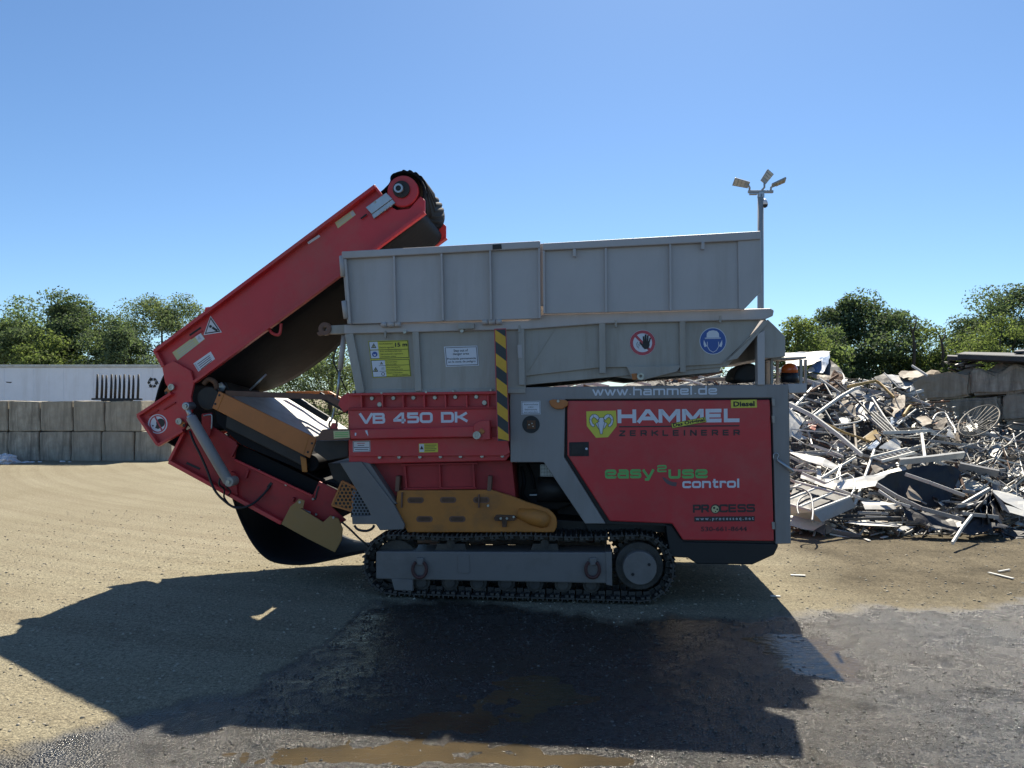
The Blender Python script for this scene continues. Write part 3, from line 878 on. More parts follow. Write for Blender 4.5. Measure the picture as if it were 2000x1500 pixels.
# countless chips and slivers between the pieces, one object of stuff
def chips(n, seed):
    r = np.random.RandomState(seed)
    x = r.uniform(3.2, 11.0, n); y = 11.3 + 6.2 * r.uniform(0, 1, n) ** 1.1
    zm = np.interp(x, ZX, ZZ)
    z = np.minimum((y - 11.75) * 0.54, zm) + r.normal(0, .06, n) - .10
    z = np.maximum(z, .02)
    L_ = .04 * (7 ** r.uniform(0, 1, n)); w = r.uniform(.006, .05, n); t = np.minimum(w, r.uniform(.003, .02, n))
    a = r.normal(size=(n, 3)) * np.array([1.4, .9, .55]); a /= np.linalg.norm(a, axis=1)[:, None]
    b = r.normal(size=(n, 3)); b -= a * np.sum(a * b, 1)[:, None]; b /= np.linalg.norm(b, axis=1)[:, None]
    c = np.cross(a, b)
    P = np.stack([x, y, z], 1)
    V = []
    for sc in (-.5, .5):
        for sa, sb_ in ((-.5, -.5), (.5, -.5), (.5, .5), (-.5, .5)):
            V.append(P + a * (L_ * sa)[:, None] + b * (w * sb_)[:, None] + c * (t * sc)[:, None])
    V = np.stack(V, 1).reshape(-1, 3)
    f = np.array([[3, 2, 1, 0], [4, 5, 6, 7], [0, 1, 5, 4], [1, 2, 6, 5], [2, 3, 7, 6], [3, 0, 4, 7]])
    Fc = (np.arange(n)[:, None, None] * 8 + f[None]).reshape(-1, 4)
    me = bpy.data.meshes.new("scrap_debris")
    me.vertices.add(len(V)); me.vertices.foreach_set("co", V.ravel())
    me.loops.add(Fc.size); me.loops.foreach_set("vertex_index", Fc.ravel())
    me.polygons.add(len(Fc)); me.polygons.foreach_set("loop_start", np.arange(0, Fc.size, 4)); me.polygons.foreach_set("loop_total", np.full(len(Fc), 4))
    me.update(calc_edges=True)
    m = bpy.data.materials.new("mixed_scrap_metal"); m.use_nodes = True
    N, L = m.node_tree.nodes, m.node_tree.links
    p = N["Principled BSDF"]; p.inputs["Roughness"].default_value = .5; p.inputs["Metallic"].default_value = .25
    g = N.new("ShaderNodeNewGeometry"); rp = N.new("ShaderNodeValToRGB")
    rp.color_ramp.interpolation = 'CONSTANT'
    el = rp.color_ramp.elements
    el[0].color = (.06, .06, .06, 1); el[1].position = .92; el[1].color = (.20, .08, .04, 1)
    for q_, c_ in ((.2, (.10, .10, .10)), (.36, (.22, .22, .215)), (.56, (.42, .42, .40)), (.72, (.60, .60, .56)), (.82, (.22, .18, .13))):
        e = el.new(q_); e.color = (*c_, 1)
    L.new(g.outputs["Random Per Island"], rp.inputs[0]); L.new(rp.outputs[0], p.inputs["Base Color"])
    me.materials.append(m)
    return tag(link("scrap_debris", me), "slivers and chips of metal filling the scrap heap", "scrap", None, "stuff")
chips(3800, 8)
GS = "loose pieces of the scrap heap"
def origin(o):
    """move the origin to the bounding centre"""
    me = o.data
    n = len(me.vertices)
    a = np.empty(n * 3); me.vertices.foreach_get("co", a)
    a = a.reshape(-1, 3)
    c = (a.min(0) + a.max(0)) / 2
    me.vertices.foreach_set("co", (a - c).ravel()); me.update()
    o.location = Vector(c)
    return o
def px2m(w, py): return w / F * Yp(py)
def beam(pts, w, m, label, name="metal_beam", cat="scrap metal", off=-0.15, flat=0.6, offs=None):
    mb = MB()
    P = [S(x, y, off + (offs[i] if offs else 0)) for i, (x, y) in enumerate(pts)]
    ww = px2m(w, pts[0][1])
    for a, b in zip(P[:-1], P[1:]):
        mb.bar(a, b, ww * flat if flat > 0 else ww, ww)
    o = mb.build(name, M[m], None, 0.004, 1)
    return tag(origin(o), label, cat, GS)
def profile(pts, w, m, label, name="metal_profile", off=-0.15, t=0.006, lip=0.45):
    """open channel: web and two lips"""
    mb = MB()
    P = [S(x, y, off) for x, y in pts]
    ww = px2m(w, pts[0][1])
    for a, b in zip(P[:-1], P[1:]):
        d = (b - a).normalized()
        up = Vector((0, -0.5, 0.85)); up = (up - d * up.dot(d)).normalized()
        s = d.cross(up)
        for c0, c1 in (((-.5, 0), (.5, 0)), ((-.5, 0), (-.5, -lip)), ((.5, 0), (.5, -lip))):
            q = [a + up * c0[0] * ww + s * c0[1] * ww, a + up * c1[0] * ww + s * c1[1] * ww]
            q2 = [b + up * c0[0] * ww + s * c0[1] * ww, b + up * c1[0] * ww + s * c1[1] * ww]
            nn = (q[1] - q[0]).cross(d).normalized() * t
            mb.hull8([q[0], q[1], q2[1], q2[0]], [q[0] + nn, q[1] + nn, q2[1] + nn, q2[0] + nn])
    o = mb.build(name, M[m])
    return tag(origin(o), label, "scrap metal", GS)
def pipe(pts, w, m, label, name="metal_tube", off=-0.15, smooth=True, cat="scrap metal", n=7):
    P = [S(*p[:2], off + (p[2] if len(p) > 2 else 0)) for p in pts]
    if smooth and len(P) > 2:
        Q = []
        for i in range(len(P) - 1):
            p0, p1, p2, p3 = P[max(0, i - 1)], P[i], P[i + 1], P[min(len(P) - 1, i + 2)]
            for t in np.linspace(0, 1, 6)[:-1]:
                Q.append(0.5 * ((2 * p1) + (p2 - p0) * t + (2 * p0 - 5 * p1 + 4 * p2 - p3) * t * t + (3 * p1 - p0 - 3 * p2 + p3) * t ** 3))
        P = Q + [P[-1]]
    mb = MB(); mb.tube(P, px2m(w, pts[0][1]) / 2, n)
    return tag(origin(mb.build(name, M[m])), label, cat, GS)
def sheet(pts, m, label, name="metal_sheet", off=-0.1, t=0.012, crease=0.05, seed=0, cat="scrap metal", cuts=3):
    """bent plate: outline with a depth for each corner, dented"""
    P = [S(p[0], p[1], off + (p[2] if len(p) > 2 else 0)) for p in pts]
    bm = bmesh.new()
    bm.faces.new([bm.verts.new(p) for p in P])
    bmesh.ops.triangulate(bm, faces=bm.faces[:])
    bmesh.ops.subdivide_edges(bm, edges=bm.edges[:], cuts=cuts, use_grid_fill=True)
    for v in bm.verts:
        v.co += mnoise.noise_vector(v.co * 2.6 + Vector((seed, seed, 0))) * crease + mnoise.noise_vector(v.co * 7 + Vector((0, seed, 0))) * crease * 0.3
    g = bmesh.ops.extrude_face_region(bm, geom=bm.faces[:])
    for v in [x for x in g["geom"] if isinstance(x, bmesh.types.BMVert)]: v.co += Vector((0.1, 0.8, -0.3)) * t
    bmesh.ops.recalc_face_normals(bm, faces=bm.faces)
    me = bpy.data.meshes.new(name); bm.to_mesh(me); bm.free()
    me.materials.append(M[m])
    return tag(origin(link(name, me)), label, cat, GS)

# background pieces seen under the hopper and at the heap's crest
sheet([(1533, 690, .4), (1562, 687, 1.0), (1622, 686, 1.0), (1612, 698, .2), (1590, 711, -.4), (1533, 713, -.5)], 'alu_white', "big bright white sheet crumpled on the heap's crest behind the beacon", seed=1, crease=.04)
sheet([(1622, 687, .2), (1617, 710), (1606, 728), (1578, 722), (1591, 706)], 'scrap_blue', "pale blue shaded flap hanging under the bright white sheet", seed=2, off=-.05)  # side of the white sheet; its blue shade is put into the colour
sheet([(1606, 728), (1619, 699), (1645, 722), (1655, 742), (1620, 740)], 'alu_dark', "black sheet behind the pale blue flap", seed=3, off=.25)
sheet([(1575, 722, .1), (1588, 714, .3), (1592, 724), (1580, 728, -.2)], 'alu_white', "small bright plate below the white crest sheet", seed=4, off=-.2)
sheet([(1577, 735), (1600, 727), (1625, 733), (1628, 748), (1600, 742)], 'alu_tan', "brownish curved sheet beside the rusty hood", seed=5, crease=.09)
sheet([(1621, 735, .3), (1634, 725, .1), (1647, 730, -.2), (1650, 748, -.1), (1640, 755, .1), (1624, 750, .3)], 'rust', "rusty rounded hood with a pale rim near the crest", seed=6, crease=.13)
pipe([(1634, 725), (1645, 729), (1649, 740), (1648, 752)], 2.5, 'alu_white', "pale curved rim strip along the rusty hood", off=-.35)
sheet([(1707, 738), (1727, 728), (1743, 744), (1746, 772), (1722, 764)], 'alu_dark', "dark gable shaped plate under the pale folded sheet", seed=7)
sheet([(1727, 728, .3), (1758, 733, .5), (1782, 748, .2), (1771, 760, -.2), (1755, 757, -.1), (1742, 743)], 'alu_grey', "light grey folded sheet near the wall's low end", seed=8, off=-.2)
beam([(1727, 728), (1755, 757), (1770, 760)], 2, 'alu_white', "thin bright edge strip on the light grey folded sheet", off=-.32)
sheet([(1757, 728, .2), (1768, 722, .5), (1798, 722, .5), (1806, 733, .1), (1785, 737, -.2), (1762, 740, -.3)], 'alu_tan', "rounded cream coloured hood beside the rough concrete block", seed=9, off=-.1, crease=.05)
beam([(1781, 714), (1812, 734)], 4, 'alu', "grey tube leaning on the rounded cream hood", off=-.5)
beam([(1640, 758), (1670, 757), (1742, 775)], 6, 'alu_grey', "long grey beam running under the cream bars", off=-.1)
sheet([(1655, 765), (1670, 760), (1690, 769), (1702, 778), (1660, 779)], 'alu_grey', "grey triangular sheet under the upper cream bar", seed=10)
sheet([(1640, 802), (1644, 773), (1672, 799), (1673, 815), (1652, 806)], 'alu_tan', "pinkish folded plate beside the lavender sheet", seed=11, off=-.2)
sheet([(1672, 779, .1), (1702, 779), (1716, 808), (1692, 824), (1672, 812, .2)], 'alu_grey', "lavender grey plate in the middle of the heap", seed=12, off=-.15)
sheet([(1537, 789, -.2), (1572, 820, .1), (1549, 850), (1537, 858, -.2)], 'alu', "bluish white panel tilted against the machine's corner post", seed=13, off=-.3)
for i, (x0, y0, x1, y1) in enumerate(((1689, 808, 1736, 851), (1694, 807, 1740, 849), (1700, 806, 1745, 847), (1706, 805, 1749, 843))):
    profile([(x0, y0), (x1, y1)], 4.2, 'alu', "pale ribbed profile, one of four lying side by side mid heap", "ribbed_profile", off=-.3 - .02 * i)
sheet([(1745, 772, .2), (1766, 767), (1768, 790), (1747, 815, -.2), (1741, 792)], 'alu_tan', "brown grey bent sheet standing upright below the folded sheet", seed=14, off=-.2)
sheet([(1740, 815), (1757, 800), (1764, 803), (1748, 832), (1738, 828)], 'scrap_blue', "bluish plate beneath the upright brown grey sheet", seed=15)
pipe([(1765, 812), (1774, 798), (1779, 793)], 6, 'scrap_yellow', "short yellowish foam coated tube on the heap", off=-.3)
sheet([(1688, 870), (1721, 851), (1719, 862), (1702, 880)], 'scrap_blue', "deep blue plate below the ochre plate", seed=16, off=-.2)
sheet([(1690, 853), (1713, 839), (1721, 850), (1694, 864)], 'scrap_yellow', "ochre brown plate above the deep blue plate", seed=17, off=-.2)
sheet([(1727, 862, -.2), (1751, 857, .1), (1763, 862, .2), (1758, 878), (1721, 879, -.2)], 'alu', "pale blue plate right of the deep blue plate".replace("right of", "next to"), seed=18, off=-.3)
sheet([(1577, 826, .1), (1594, 828), (1594, 842), (1582, 838)], 'scrap_red', "small red plate behind the long cream bar", seed=19, off=-.1)
beam([(1588, 814), (1640, 776), (1668, 760), (1680, 757)], 6, 'alu_white', "cream bent bar arching across the upper heap", "bent_bar", off=-.45)
beam([(1655, 755), (1710, 744), (1718, 748), (1746, 776)], 5, 'scrap_yellow', "yellowish bent bar with a sharp knee near the crest", "bent_bar", off=-.4)
beam([(1537, 787), (1588, 813), (1640, 852), (1683, 889)], 7, 'alu_white', "long cream bar running diagonally down from the machine's post", "bent_bar", off=-.55)
beam([(1600, 739), (1642, 768)], 3.5, 'alu', "thin pale bar leaning down near the rusty hood", off=-.3)
beam([(1607, 744), (1627, 778)], 3.5, 'alu_grey', "grey bar leaning beside the thin pale bar", off=-.25)
pipe([(1628, 831), (1660, 827), (1678, 823), (1688, 817)], 3.2, 'alu_white', "white curved bar under the lavender plate", off=-.35)
beam([(1703, 778), (1727, 815), (1749, 844)], 5, 'alu', "pale bar sloping past the ribbed profiles", off=-.38)
beam([(1608, 826), (1650, 845), (1700, 863)], 4, 'scrap_yellow', "rusty ochre strip crossing below the white curved bar", off=-.35)
beam([(1723, 845), (1770, 844), (1814, 841)], 6, 'alu', "level grey beam in the middle of the heap", off=-.45)
beam([(1814, 842), (1890, 845), (1950, 851)], 5, 'alu_grey', "level thin beam under the wire basket", off=-.25)
beam([(1668, 830), (1673, 880)], 6, 'alu_tan', "upright stained post in the middle of the heap", off=-.3)
beam([(1800, 849), (1806, 895)], 9, 'alu_grey', "upright grey square post under the level beam", off=-.4)
beam([(1640, 912), (1672, 893)], 4, 'alu_white', "white bar rising beside a black crumpled plate", off=-.5)
sheet([(1630, 905), (1642, 885), (1655, 884), (1650, 905)], 'alu_grey', "grey bent plate behind the long pale wing", seed=20)
sheet([(1655, 895), (1672, 888), (1690, 892), (1690, 905), (1665, 915)], 'alu_dark', "black crumpled plate behind the white rising bar", seed=21, crease=.1)
sheet([(1539, 881), (1565, 885), (1604, 893), (1638, 911), (1632, 916), (1596, 906), (1570, 896)], 'alu_white', "long pale wing shaped sheet beside the machine's post", seed=22, off=-.5)
sheet([(1595, 910, 0), (1603, 910, 0), (1605, 937, -.05), (1595, 936, -.05)], 'alu_white', "narrow white perforated upright strip", seed=23, off=-.3, crease=.01)
sheet([(1564, 925), (1600, 930), (1637, 936), (1634, 957), (1600, 946), (1565, 936)], 'alu_grey', "grey gutter sheet behind the lattice tray", seed=24, off=-.4)
sheet([(1637, 936), (1705, 928), (1766, 909, .1), (1770, 921), (1712, 941), (1712, 948), (1634, 957)], 'alu', "long grey gutter sweeping over the black sheet's edge", seed=25, off=-.5, crease=.03)
sheet([(1700, 908), (1722, 900), (1760, 909), (1735, 918), (1712, 925)], 'alu_tan', "tan plate lying behind the long grey gutter", seed=26, off=-.4)
profile([(1757, 903), (1820, 897), (1884, 889)], 12, 'alu_white', "long white beam above the big black sheet", "white_beam", off=-.55)
profile([(1874, 911), (1950, 926)], 13, 'alu_grey', "grey box profile ending beside the curled iron bars", off=-.45)
sheet([(1712, 940, -.45), (1766, 919, -.6), (1846, 903, -.75), (1858, 906, -.75), (1872, 921, -.55), (1866, 950, -.25), (1853, 992, .15), (1795, 990, .15), (1745, 965, -.1)], 'tarp', "big black sheet in front of the long white beam", "black_sheet", seed=27, off=-.30, crease=.07, cuts=6)
beam([(1768, 926), (1820, 944), (1884, 968)], 6, 'alu', "lilac grey bar lying across the big black sheet", off=-1.1)
sheet([(1768, 965), (1776, 948), (1800, 972), (1796, 978), (1772, 972)], 'alu_tan', "brown plate corner poking from the black sheet", seed=28, off=-.85)
beam([(1712, 946), (1752, 970), (1800, 993), (1884, 1016)], 7, 'alu_grey', "long grey curved edge below the black sheet", off=-.75)
beam([(1716, 958), (1750, 981), (1778, 990)], 5, 'alu_white', "bright double strip under the long curved edge", off=-.8)
sheet([(1760, 985, -.2), (1800, 995), (1884, 1018), (1955, 1022), (1968, 1030), (1900, 1046), (1830, 1036), (1775, 1016)], 'tarp', "black rubber sheet spread at the heap's foot", "black_sheet", seed=29, off=-.6, crease=.08, cuts=5)
# crumpled black bundle: several folded flaps in one thing
bun = empty("black_bundle", S(1928, 1035, -.5))
def bl(px, py, off): return S(px, py, off) - Vector(bun.location)
rnd = random.Random(5)
core = [(1885, 978), (1932, 951), (1950, 985), (1966, 1018), (1930, 1034), (1885, 1015)]
for k in range(13):
    a = rnd.uniform(0, 1)
    ax, ay = 1932 + rnd.uniform(-6, 6), 953 + rnd.uniform(0, 12)
    bx = 1872 + a * 96; by = 1034 - abs(a - .45) * 62 + rnd.uniform(-6, 6)
    cx_ = bx + rnd.uniform(8, 22); cy_ = by + rnd.uniform(-8, 8)
    P = [bl(ax, ay, -.55 + rnd.uniform(-.2, .1)), bl((ax + bx) / 2 + rnd.uniform(-6, 6), (ay + by) / 2 + rnd.uniform(-4, 8), -.7 + rnd.uniform(-.25, .1)), bl(bx, by, -.55 + rnd.uniform(-.2, .1)), bl(cx_, cy_, -.5), bl((ax + cx_) / 2, (ay + cy_) / 2, -.5 + rnd.uniform(-.1, .2))]
    bm = bmesh.new(); bm.faces.new([bm.verts.new(p) for p in P])
    bmesh.ops.triangulate(bm, faces=bm.faces[:]); bmesh.ops.subdivide_edges(bm, edges=bm.edges[:], cuts=3, use_grid_fill=True)
    for v in bm.verts: v.co += mnoise.noise_vector(v.co * 4 + Vector((k, 0, 0))) * .07
    me = bpy.data.meshes.new("folded_flap"); bm.to_mesh(me); bm.free(); me.materials.append(M['tarp'])
    o = link("folded_flap", me, bun); sm = o.modifiers.new("t", 'SOLIDIFY'); sm.thickness = .012
for (a, b) in (((1880, 985), (1932, 955)), ((1890, 990), (1925, 980)), ((1880, 1003), (1950, 1010)), ((1870, 988), (1915, 985))):
    mb = MB(); mb.bar(bl(*a, -.85), bl(*b, -.8), .03, .05); mb.build("bent_strip", M['alu_grey'], bun)
tag(bun, "spiky bundle of black folded sheeting and bent strips at the heap's foot", "scrap bundle", GS)
sheet([(1936, 956, .1), (1965, 958, .3), (2010, 978, .2), (2010, 1000, -.1), (1962, 981)], 'alu', "ribbed light sheet sloping beside the black bundle", seed=30, off=-.5, crease=.03)
sheet([(1950, 982), (2010, 1003), (2010, 1014), (1958, 996)], 'alu_white', "cream perforated strip under the ribbed light sheet", seed=31, off=-.6, crease=.02)
sheet([(1865, 935, .3), (1890, 936, .4), (1930, 948, .1), (1905, 962), (1866, 955)], 'alu_white', "bright white sheet patch behind the black sheet's end", seed=32, off=-.2)
beam([(1898, 1007), (1880, 1030), (1860, 1061)], 6, 'alu_white', "white slat leaning from the black bundle onto the soil", "white_slat", off=-1.15, offs=[.25, .1, -.02])
# lattice tray
tray = empty("lattice_tray", S(1600, 1015, -.6))
def ty(px, py, off): return S(px, py, off) - Vector(tray.location)
def tb(p, q, w, m='alu_white', nm="tray_bar"):
    mb = MB(); mb.bar(ty(*p), ty(*q), w, w * .9); mb.build(nm, M[m], tray, .004, 1)
tb((1553, 940, -.5), (1663, 971, -.75), .035); tb((1588, 998, -1.0), (1662, 970, -.75), .035); tb((1538, 984, -.85), (1588, 998, -1.0), .035)
tb((1561, 990, -.9), (1626, 962, -.65), .03); tb((1538, 976, -.8), (1597, 952, -.58), .03); tb((1538, 957, -.6), (1568, 945, -.5), .03)
def tp(P, m, nm):
    mb = MB(); q_ = [ty(*p) for p in P]; mb.hull8(q_, [v + Vector((0.0, .012, -.004)) for v in q_]); mb.build(nm, M[m], tray)
tp([(1588, 1000, -1.0), (1662, 972, -.76), (1672, 990, -.50), (1606, 1020, -.72)], 'alu_grey', "tray_side")
tp([(1538, 986, -.86), (1588, 1000, -1.0), (1606, 1020, -.72), (1538, 1004, -.62)], 'alu', "tray_side")
tp([(1553, 943, -.3), (1660, 973, -.5), (1590, 1004, -.8), (1538, 985, -.6)], 'alu_dark', "tray_floor")
tag(tray, "white lattice tray with cross bars tipped up beside the machine", "metal tray", GS)
pipe([(1540, 953), (1562, 953), (1580, 963), (1586, 980), (1588, 1000), (1586, 1018)], 3.5, 'alu_grey', "grey hoop bent over the lattice tray", off=-1.2)
pipe([(1577, 966), (1562, 975), (1557, 990), (1560, 1005)], 3, 'alu_grey', "smaller grey hoop inside the bigger hoop", off=-1.2)
beam([(1566, 924), (1612, 944)], 5, 'alu_white', "white bar above the lattice tray", off=-.75)
beam([(1605, 934), (1640, 912)], 5, 'alu_white', "white bar pointing up to the pale wing", off=-.7)
pipe([(1612, 944), (1650, 927), (1658, 927), (1668, 935), (1670, 950), (1662, 968)], 3, 'alu', "thin grey tube curling over the gutter's corner", off=-.85)
beam([(1644, 908), (1634, 932)], 4, 'alu', "short pale upright beside the pale wing's tip", off=-.7)
beam([(1632, 954), (1680, 973)], 5, 'alu_white', "white strip under the grey gutter", off=-.7)
# ladder
lad = empty("aluminium_ladder", S(1740, 895, -.4))
def ll(px, py): return S(px, py, -.5) - Vector(lad.location)
for a, b in (((1700, 894), (1772, 876)), ((1722, 901), (1786, 884))):
    mb = MB(); mb.bar(ll(*a), ll(*b), .03, .045); mb.build("rail", M['alu_white'], lad)
for t in np.linspace(.05, .95, 8):
    mb = MB(); mb.bar(ll(1700 + 72 * t, 894 - 18 * t), ll(1722 + 64 * t, 901 - 17 * t), .025); mb.build("rung", M['alu_white'], lad)
tag(lad, "small white ladder lying behind the tan plate", "ladder", GS)
# foot of the heap
sheet([(1540, 1004, .2), (1570, 1009, .3), (1613, 1020, .1), (1608, 1034, -.1), (1588, 1036), (1565, 1033), (1540, 1027)], 'alu_white', "pale dented sheet on the soil beside the machine's corner", seed=33, off=-.35, crease=.03)
sheet([(1590, 1036), (1612, 1022), (1612, 1046)], 'alu_dark', "dark turned down corner of the dented pale sheet", seed=34, off=-.45, crease=.01, cuts=1)
sheet([(1612, 1024), (1628, 1030), (1620, 1042), (1612, 1044)], 'alu_tan', "small tan flap beside the dark turned down corner", seed=35, off=-.3, crease=.02)
profile([(1625, 1037), (1682, 1049)], 8, 'alu_grey', "grey channel lying flat on the soil", off=-.3)
beam([(1620, 1043), (1660, 1051)], 3, 'alu_white', "thin white strip in front of the grey channel", off=-.25)
sheet([(1648, 1021, -.1), (1700, 1015, .2), (1762, 1024, .1), (1752, 1028, -.1), (1690, 1026, -.2)], 'alu_white', "white perforated strip near the soil mid heap", seed=36, off=-.4, crease=.01)
sheet([(1682, 979, .1), (1720, 978, .2), (1755, 985, .1), (1740, 989), (1690, 987)], 'alu_white', "white board behind the dark flat bars", seed=37, off=-.4, crease=.01)
sheet([(1686, 986), (1745, 987), (1748, 995), (1690, 995)], 'alu_grey', "grey board under the white board", seed=38, off=-.5, crease=.01)
for i, (a, b) in enumerate((((1632, 1007), (1720, 1006)), ((1690, 1010), (1795, 1013)), ((1640, 1014), (1760, 1012)), ((1675, 1001), (1735, 1003)))):
    beam([a, b], 5, ('alu_dark', 'alu_grey')[i % 2], ("dark flat bar low on the heap, topmost of its four", "grey flat bar reaching furthest along the heap's foot", "dark flat bar just over the perforated strip", "short grey flat bar under the grey board")[i], off=-.5)
sheet([(1750, 1036), (1762, 1028), (1788, 1027), (1775, 1033), (1758, 1038)], 'alu_white', "curled cream offcut on the soil under the black rubber", seed=39, off=-.45, crease=.02)
beam([(1740, 1031), (1755, 1044)], 5, 'alu_tan', "short tan slat on the soil", off=-.3)
sheet([(1950, 1034, .1), (1975, 1028, .2), (2010, 1040), (2010, 1058), (1968, 1056)], 'alu_dark', "dark crumpled sheet on the soil at the photo's edge", seed=40, off=-.3, crease=.09)
# hoop, basket, scrolls
pipe([(1822, 820), (1828, 810), (1838, 806), (1847, 808), (1856, 824), (1865, 838), (1866, 848)], 3.2, 'alu', "grey arch shaped tube before the concrete wall", off=-.35)
sheet([(1826, 828), (1846, 814), (1849, 820), (1838, 838)], 'alu_tan', "torn tan sheet under the arch shaped tube", seed=41, off=-.3)
bk = empty("wire_basket", S(1905, 848, -.5))
def bkp(px, py, off): return S(px, py, off) - Vector(bk.location)
def ell(t, k=1.0):
    a = R(-28)
    u, v = 44 * k * math.cos(t), 25 * k * math.sin(t)
    return (1912 + u * math.cos(a) - v * math.sin(a), 822 + u * math.sin(a) + v * math.cos(a))
mb = MB(); mb.tube([bkp(*ell(t), -.55) for t in np.linspace(0, 2 * math.pi, 40)[:-1]], .013, 7, closed=True); mb.build("rim", M['wire_brown'], bk)
for k in range(15):
    t = R(-150 + k * 17)
    e = ell(t, .98)
    mb = MB(); mb.tube([bkp(*e, -.55), bkp((e[0] * .55 + 1878 * .45), e[1] * .55 + 842 * .45 + 5, -.38), bkp(1872 + k, 848 + (k % 4), -.5)], .006, 6); mb.build("wire", M['wire_brown'], bk)
tag(bk, "oval wire basket leaning against the concrete wall", "wire basket", GS)
rnd = random.Random(11)
def scroll(cx, cy, r, turns, m, label, off=-.35, sgn=1, tail=None):
    pts = []
    n = int(14 * turns)
    for i in range(n + 1):
        t = i / n
        a = sgn * t * turns * 2 * math.pi + rnd.uniform(0, .05)
        rr = r * (1 - .75 * t)
        pts.append((cx + rr * math.cos(a), cy + rr * .8 * math.sin(a)))
    if tail: pts.insert(0, tail)
    pipe(pts, 2.4, m, label, "iron_scroll", off=off, smooth=False, cat="iron bar")
labs = ["curled iron bar", "curled iron bar with a long straight tail"]
for i in range(10):
    x, y = rnd.uniform(1848, 2003), rnd.uniform(852, 925)
    scroll(x, y, rnd.uniform(10, 26), rnd.uniform(.7, 1.3), rnd.choice(['iron_green', 'iron_green', 'alu_dark', 'alu_grey']), "curled iron bar tangled with others before the concrete wall", -.35 - .2 * rnd.random(), rnd.choice((-1, 1)), (x + rnd.uniform(-40, 40), y + rnd.uniform(10, 40)) if i % 2 else None)

# the countless smaller pieces between: each its own object
rnd = random.Random(77)
KIND = (("metal_strip", "strip"), ("bent_sheet", "sheet"), ("thin_tube", "tube"))
LAB = {"strip": {"alu_white": "narrow white metal strip among the heap's loose scrap", "alu": "narrow silver metal strip among the heap's loose scrap", "alu_grey": "narrow grey metal strip among the heap's loose scrap", "alu_dark": "narrow black metal strip among the heap's loose scrap", "alu_tan": "narrow brown stained strip among the heap's loose scrap", "rust": "narrow rusty strip among the heap's loose scrap"},
       "sheet": {"alu_white": "small white bent sheet among the heap's loose scrap", "alu": "small silver bent sheet among the heap's loose scrap", "alu_grey": "small grey bent sheet among the heap's loose scrap", "alu_dark": "small black bent sheet among the heap's loose scrap", "alu_tan": "small brown stained sheet among the heap's loose scrap", "rust": "small rusty sheet among the heap's loose scrap"},
       "tube": {"alu_white": "thin white tube among the heap's loose scrap", "alu": "thin silver tube among the heap's loose scrap", "alu_grey": "thin grey tube among the heap's loose scrap", "alu_dark": "thin black tube among the heap's loose scrap", "alu_tan": "thin brown stained tube among the heap's loose scrap", "rust": "thin rusty tube among the heap's loose scrap"}}
def crest(px):
    return float(np.interp(px, [1040, 1330, 1400, 1530, 1620, 1760, 1800, 1830, 2000], [738, 738, 745, 712, 728, 745, 770, 815, 850]))
cnt = 0
for i in range(560):
    px = rnd.uniform(1532, 2010)
    lo = crest(px) + 6
    py = lo + (1036 - lo) * rnd.random() ** 0.85
    off = rnd.uniform(-.30, .10)
    m = rnd.choices(["alu_white", "alu", "alu_grey", "alu_dark", "alu_tan", "rust"], [2.2, 3.2, 3.0, 1.4, 1.8, .6])[0]
    k = rnd.choices(["strip", "sheet", "tube"], [4.8, 3.0, 2.2])[0]
    if k == "sheet":
        s = rnd.uniform(5, 21) * (1 if py > 800 else .8)
        a0 = rnd.uniform(0, 6.28)
        n = rnd.choice((4, 4, 5))
        pts = [(px + s * rnd.uniform(.7, 1.3) * math.cos(a0 + j * 6.28 / n), py + s * .7 * rnd.uniform(.6, 1.2) * math.sin(a0 + j * 6.28 / n), rnd.uniform(-.2, .25)) for j in range(n)]
        sheet(pts, m, LAB[k][m], "bent_sheet", off, .008, .05, i, cuts=2)
    else:
        l = rnd.uniform(12, 56) * (1.3 if rnd.random() < .2 else 1)
        a = rnd.gauss(.15, .55) if rnd.random() < .8 else rnd.uniform(0, 3.14)
        dx, dy = l * math.cos(a), l * .8 * math.sin(a)
        if k == "strip":
            o = beam([(px - dx, py - dy), (px + dx * .2, py + dy * .2 + rnd.uniform(-3, 3)), (px + dx, py + dy)], rnd.uniform(1.8, 6.5), m, LAB[k][m], "metal_strip", off=off, flat=rnd.choice((.15, .3, .7)), offs=[rnd.uniform(-.25, .2), 0, rnd.uniform(-.25, .2)])
        else:
            pipe([(px - dx, py - dy, rnd.uniform(-.2, .2)), (px, py + rnd.uniform(-7, 7)), (px + dx, py + dy, rnd.uniform(-.2, .2))], rnd.uniform(1.2, 2.4), m, LAB[k][m], "thin_tube", off=off, n=6)
# pieces seen through the slot under the hopper
for i in range(26):
    px = rnd.uniform(1030, 1420); py = rnd.uniform(732, 752)
    a = rnd.gauss(0, .35); l = rnd.uniform(20, 60)
    m = rnd.choice(["alu_tan", "alu", "alu_grey", "rust", "alu_white"])
    beam([(px - l * math.cos(a), py - l * .5 * math.sin(a)), (px + l * math.cos(a), py + l * .5 * math.sin(a))], rnd.uniform(3, 7), m, "stained metal bar in the part of the heap seen under the hopper", "metal_bar", off=rnd.uniform(-.2, .2))

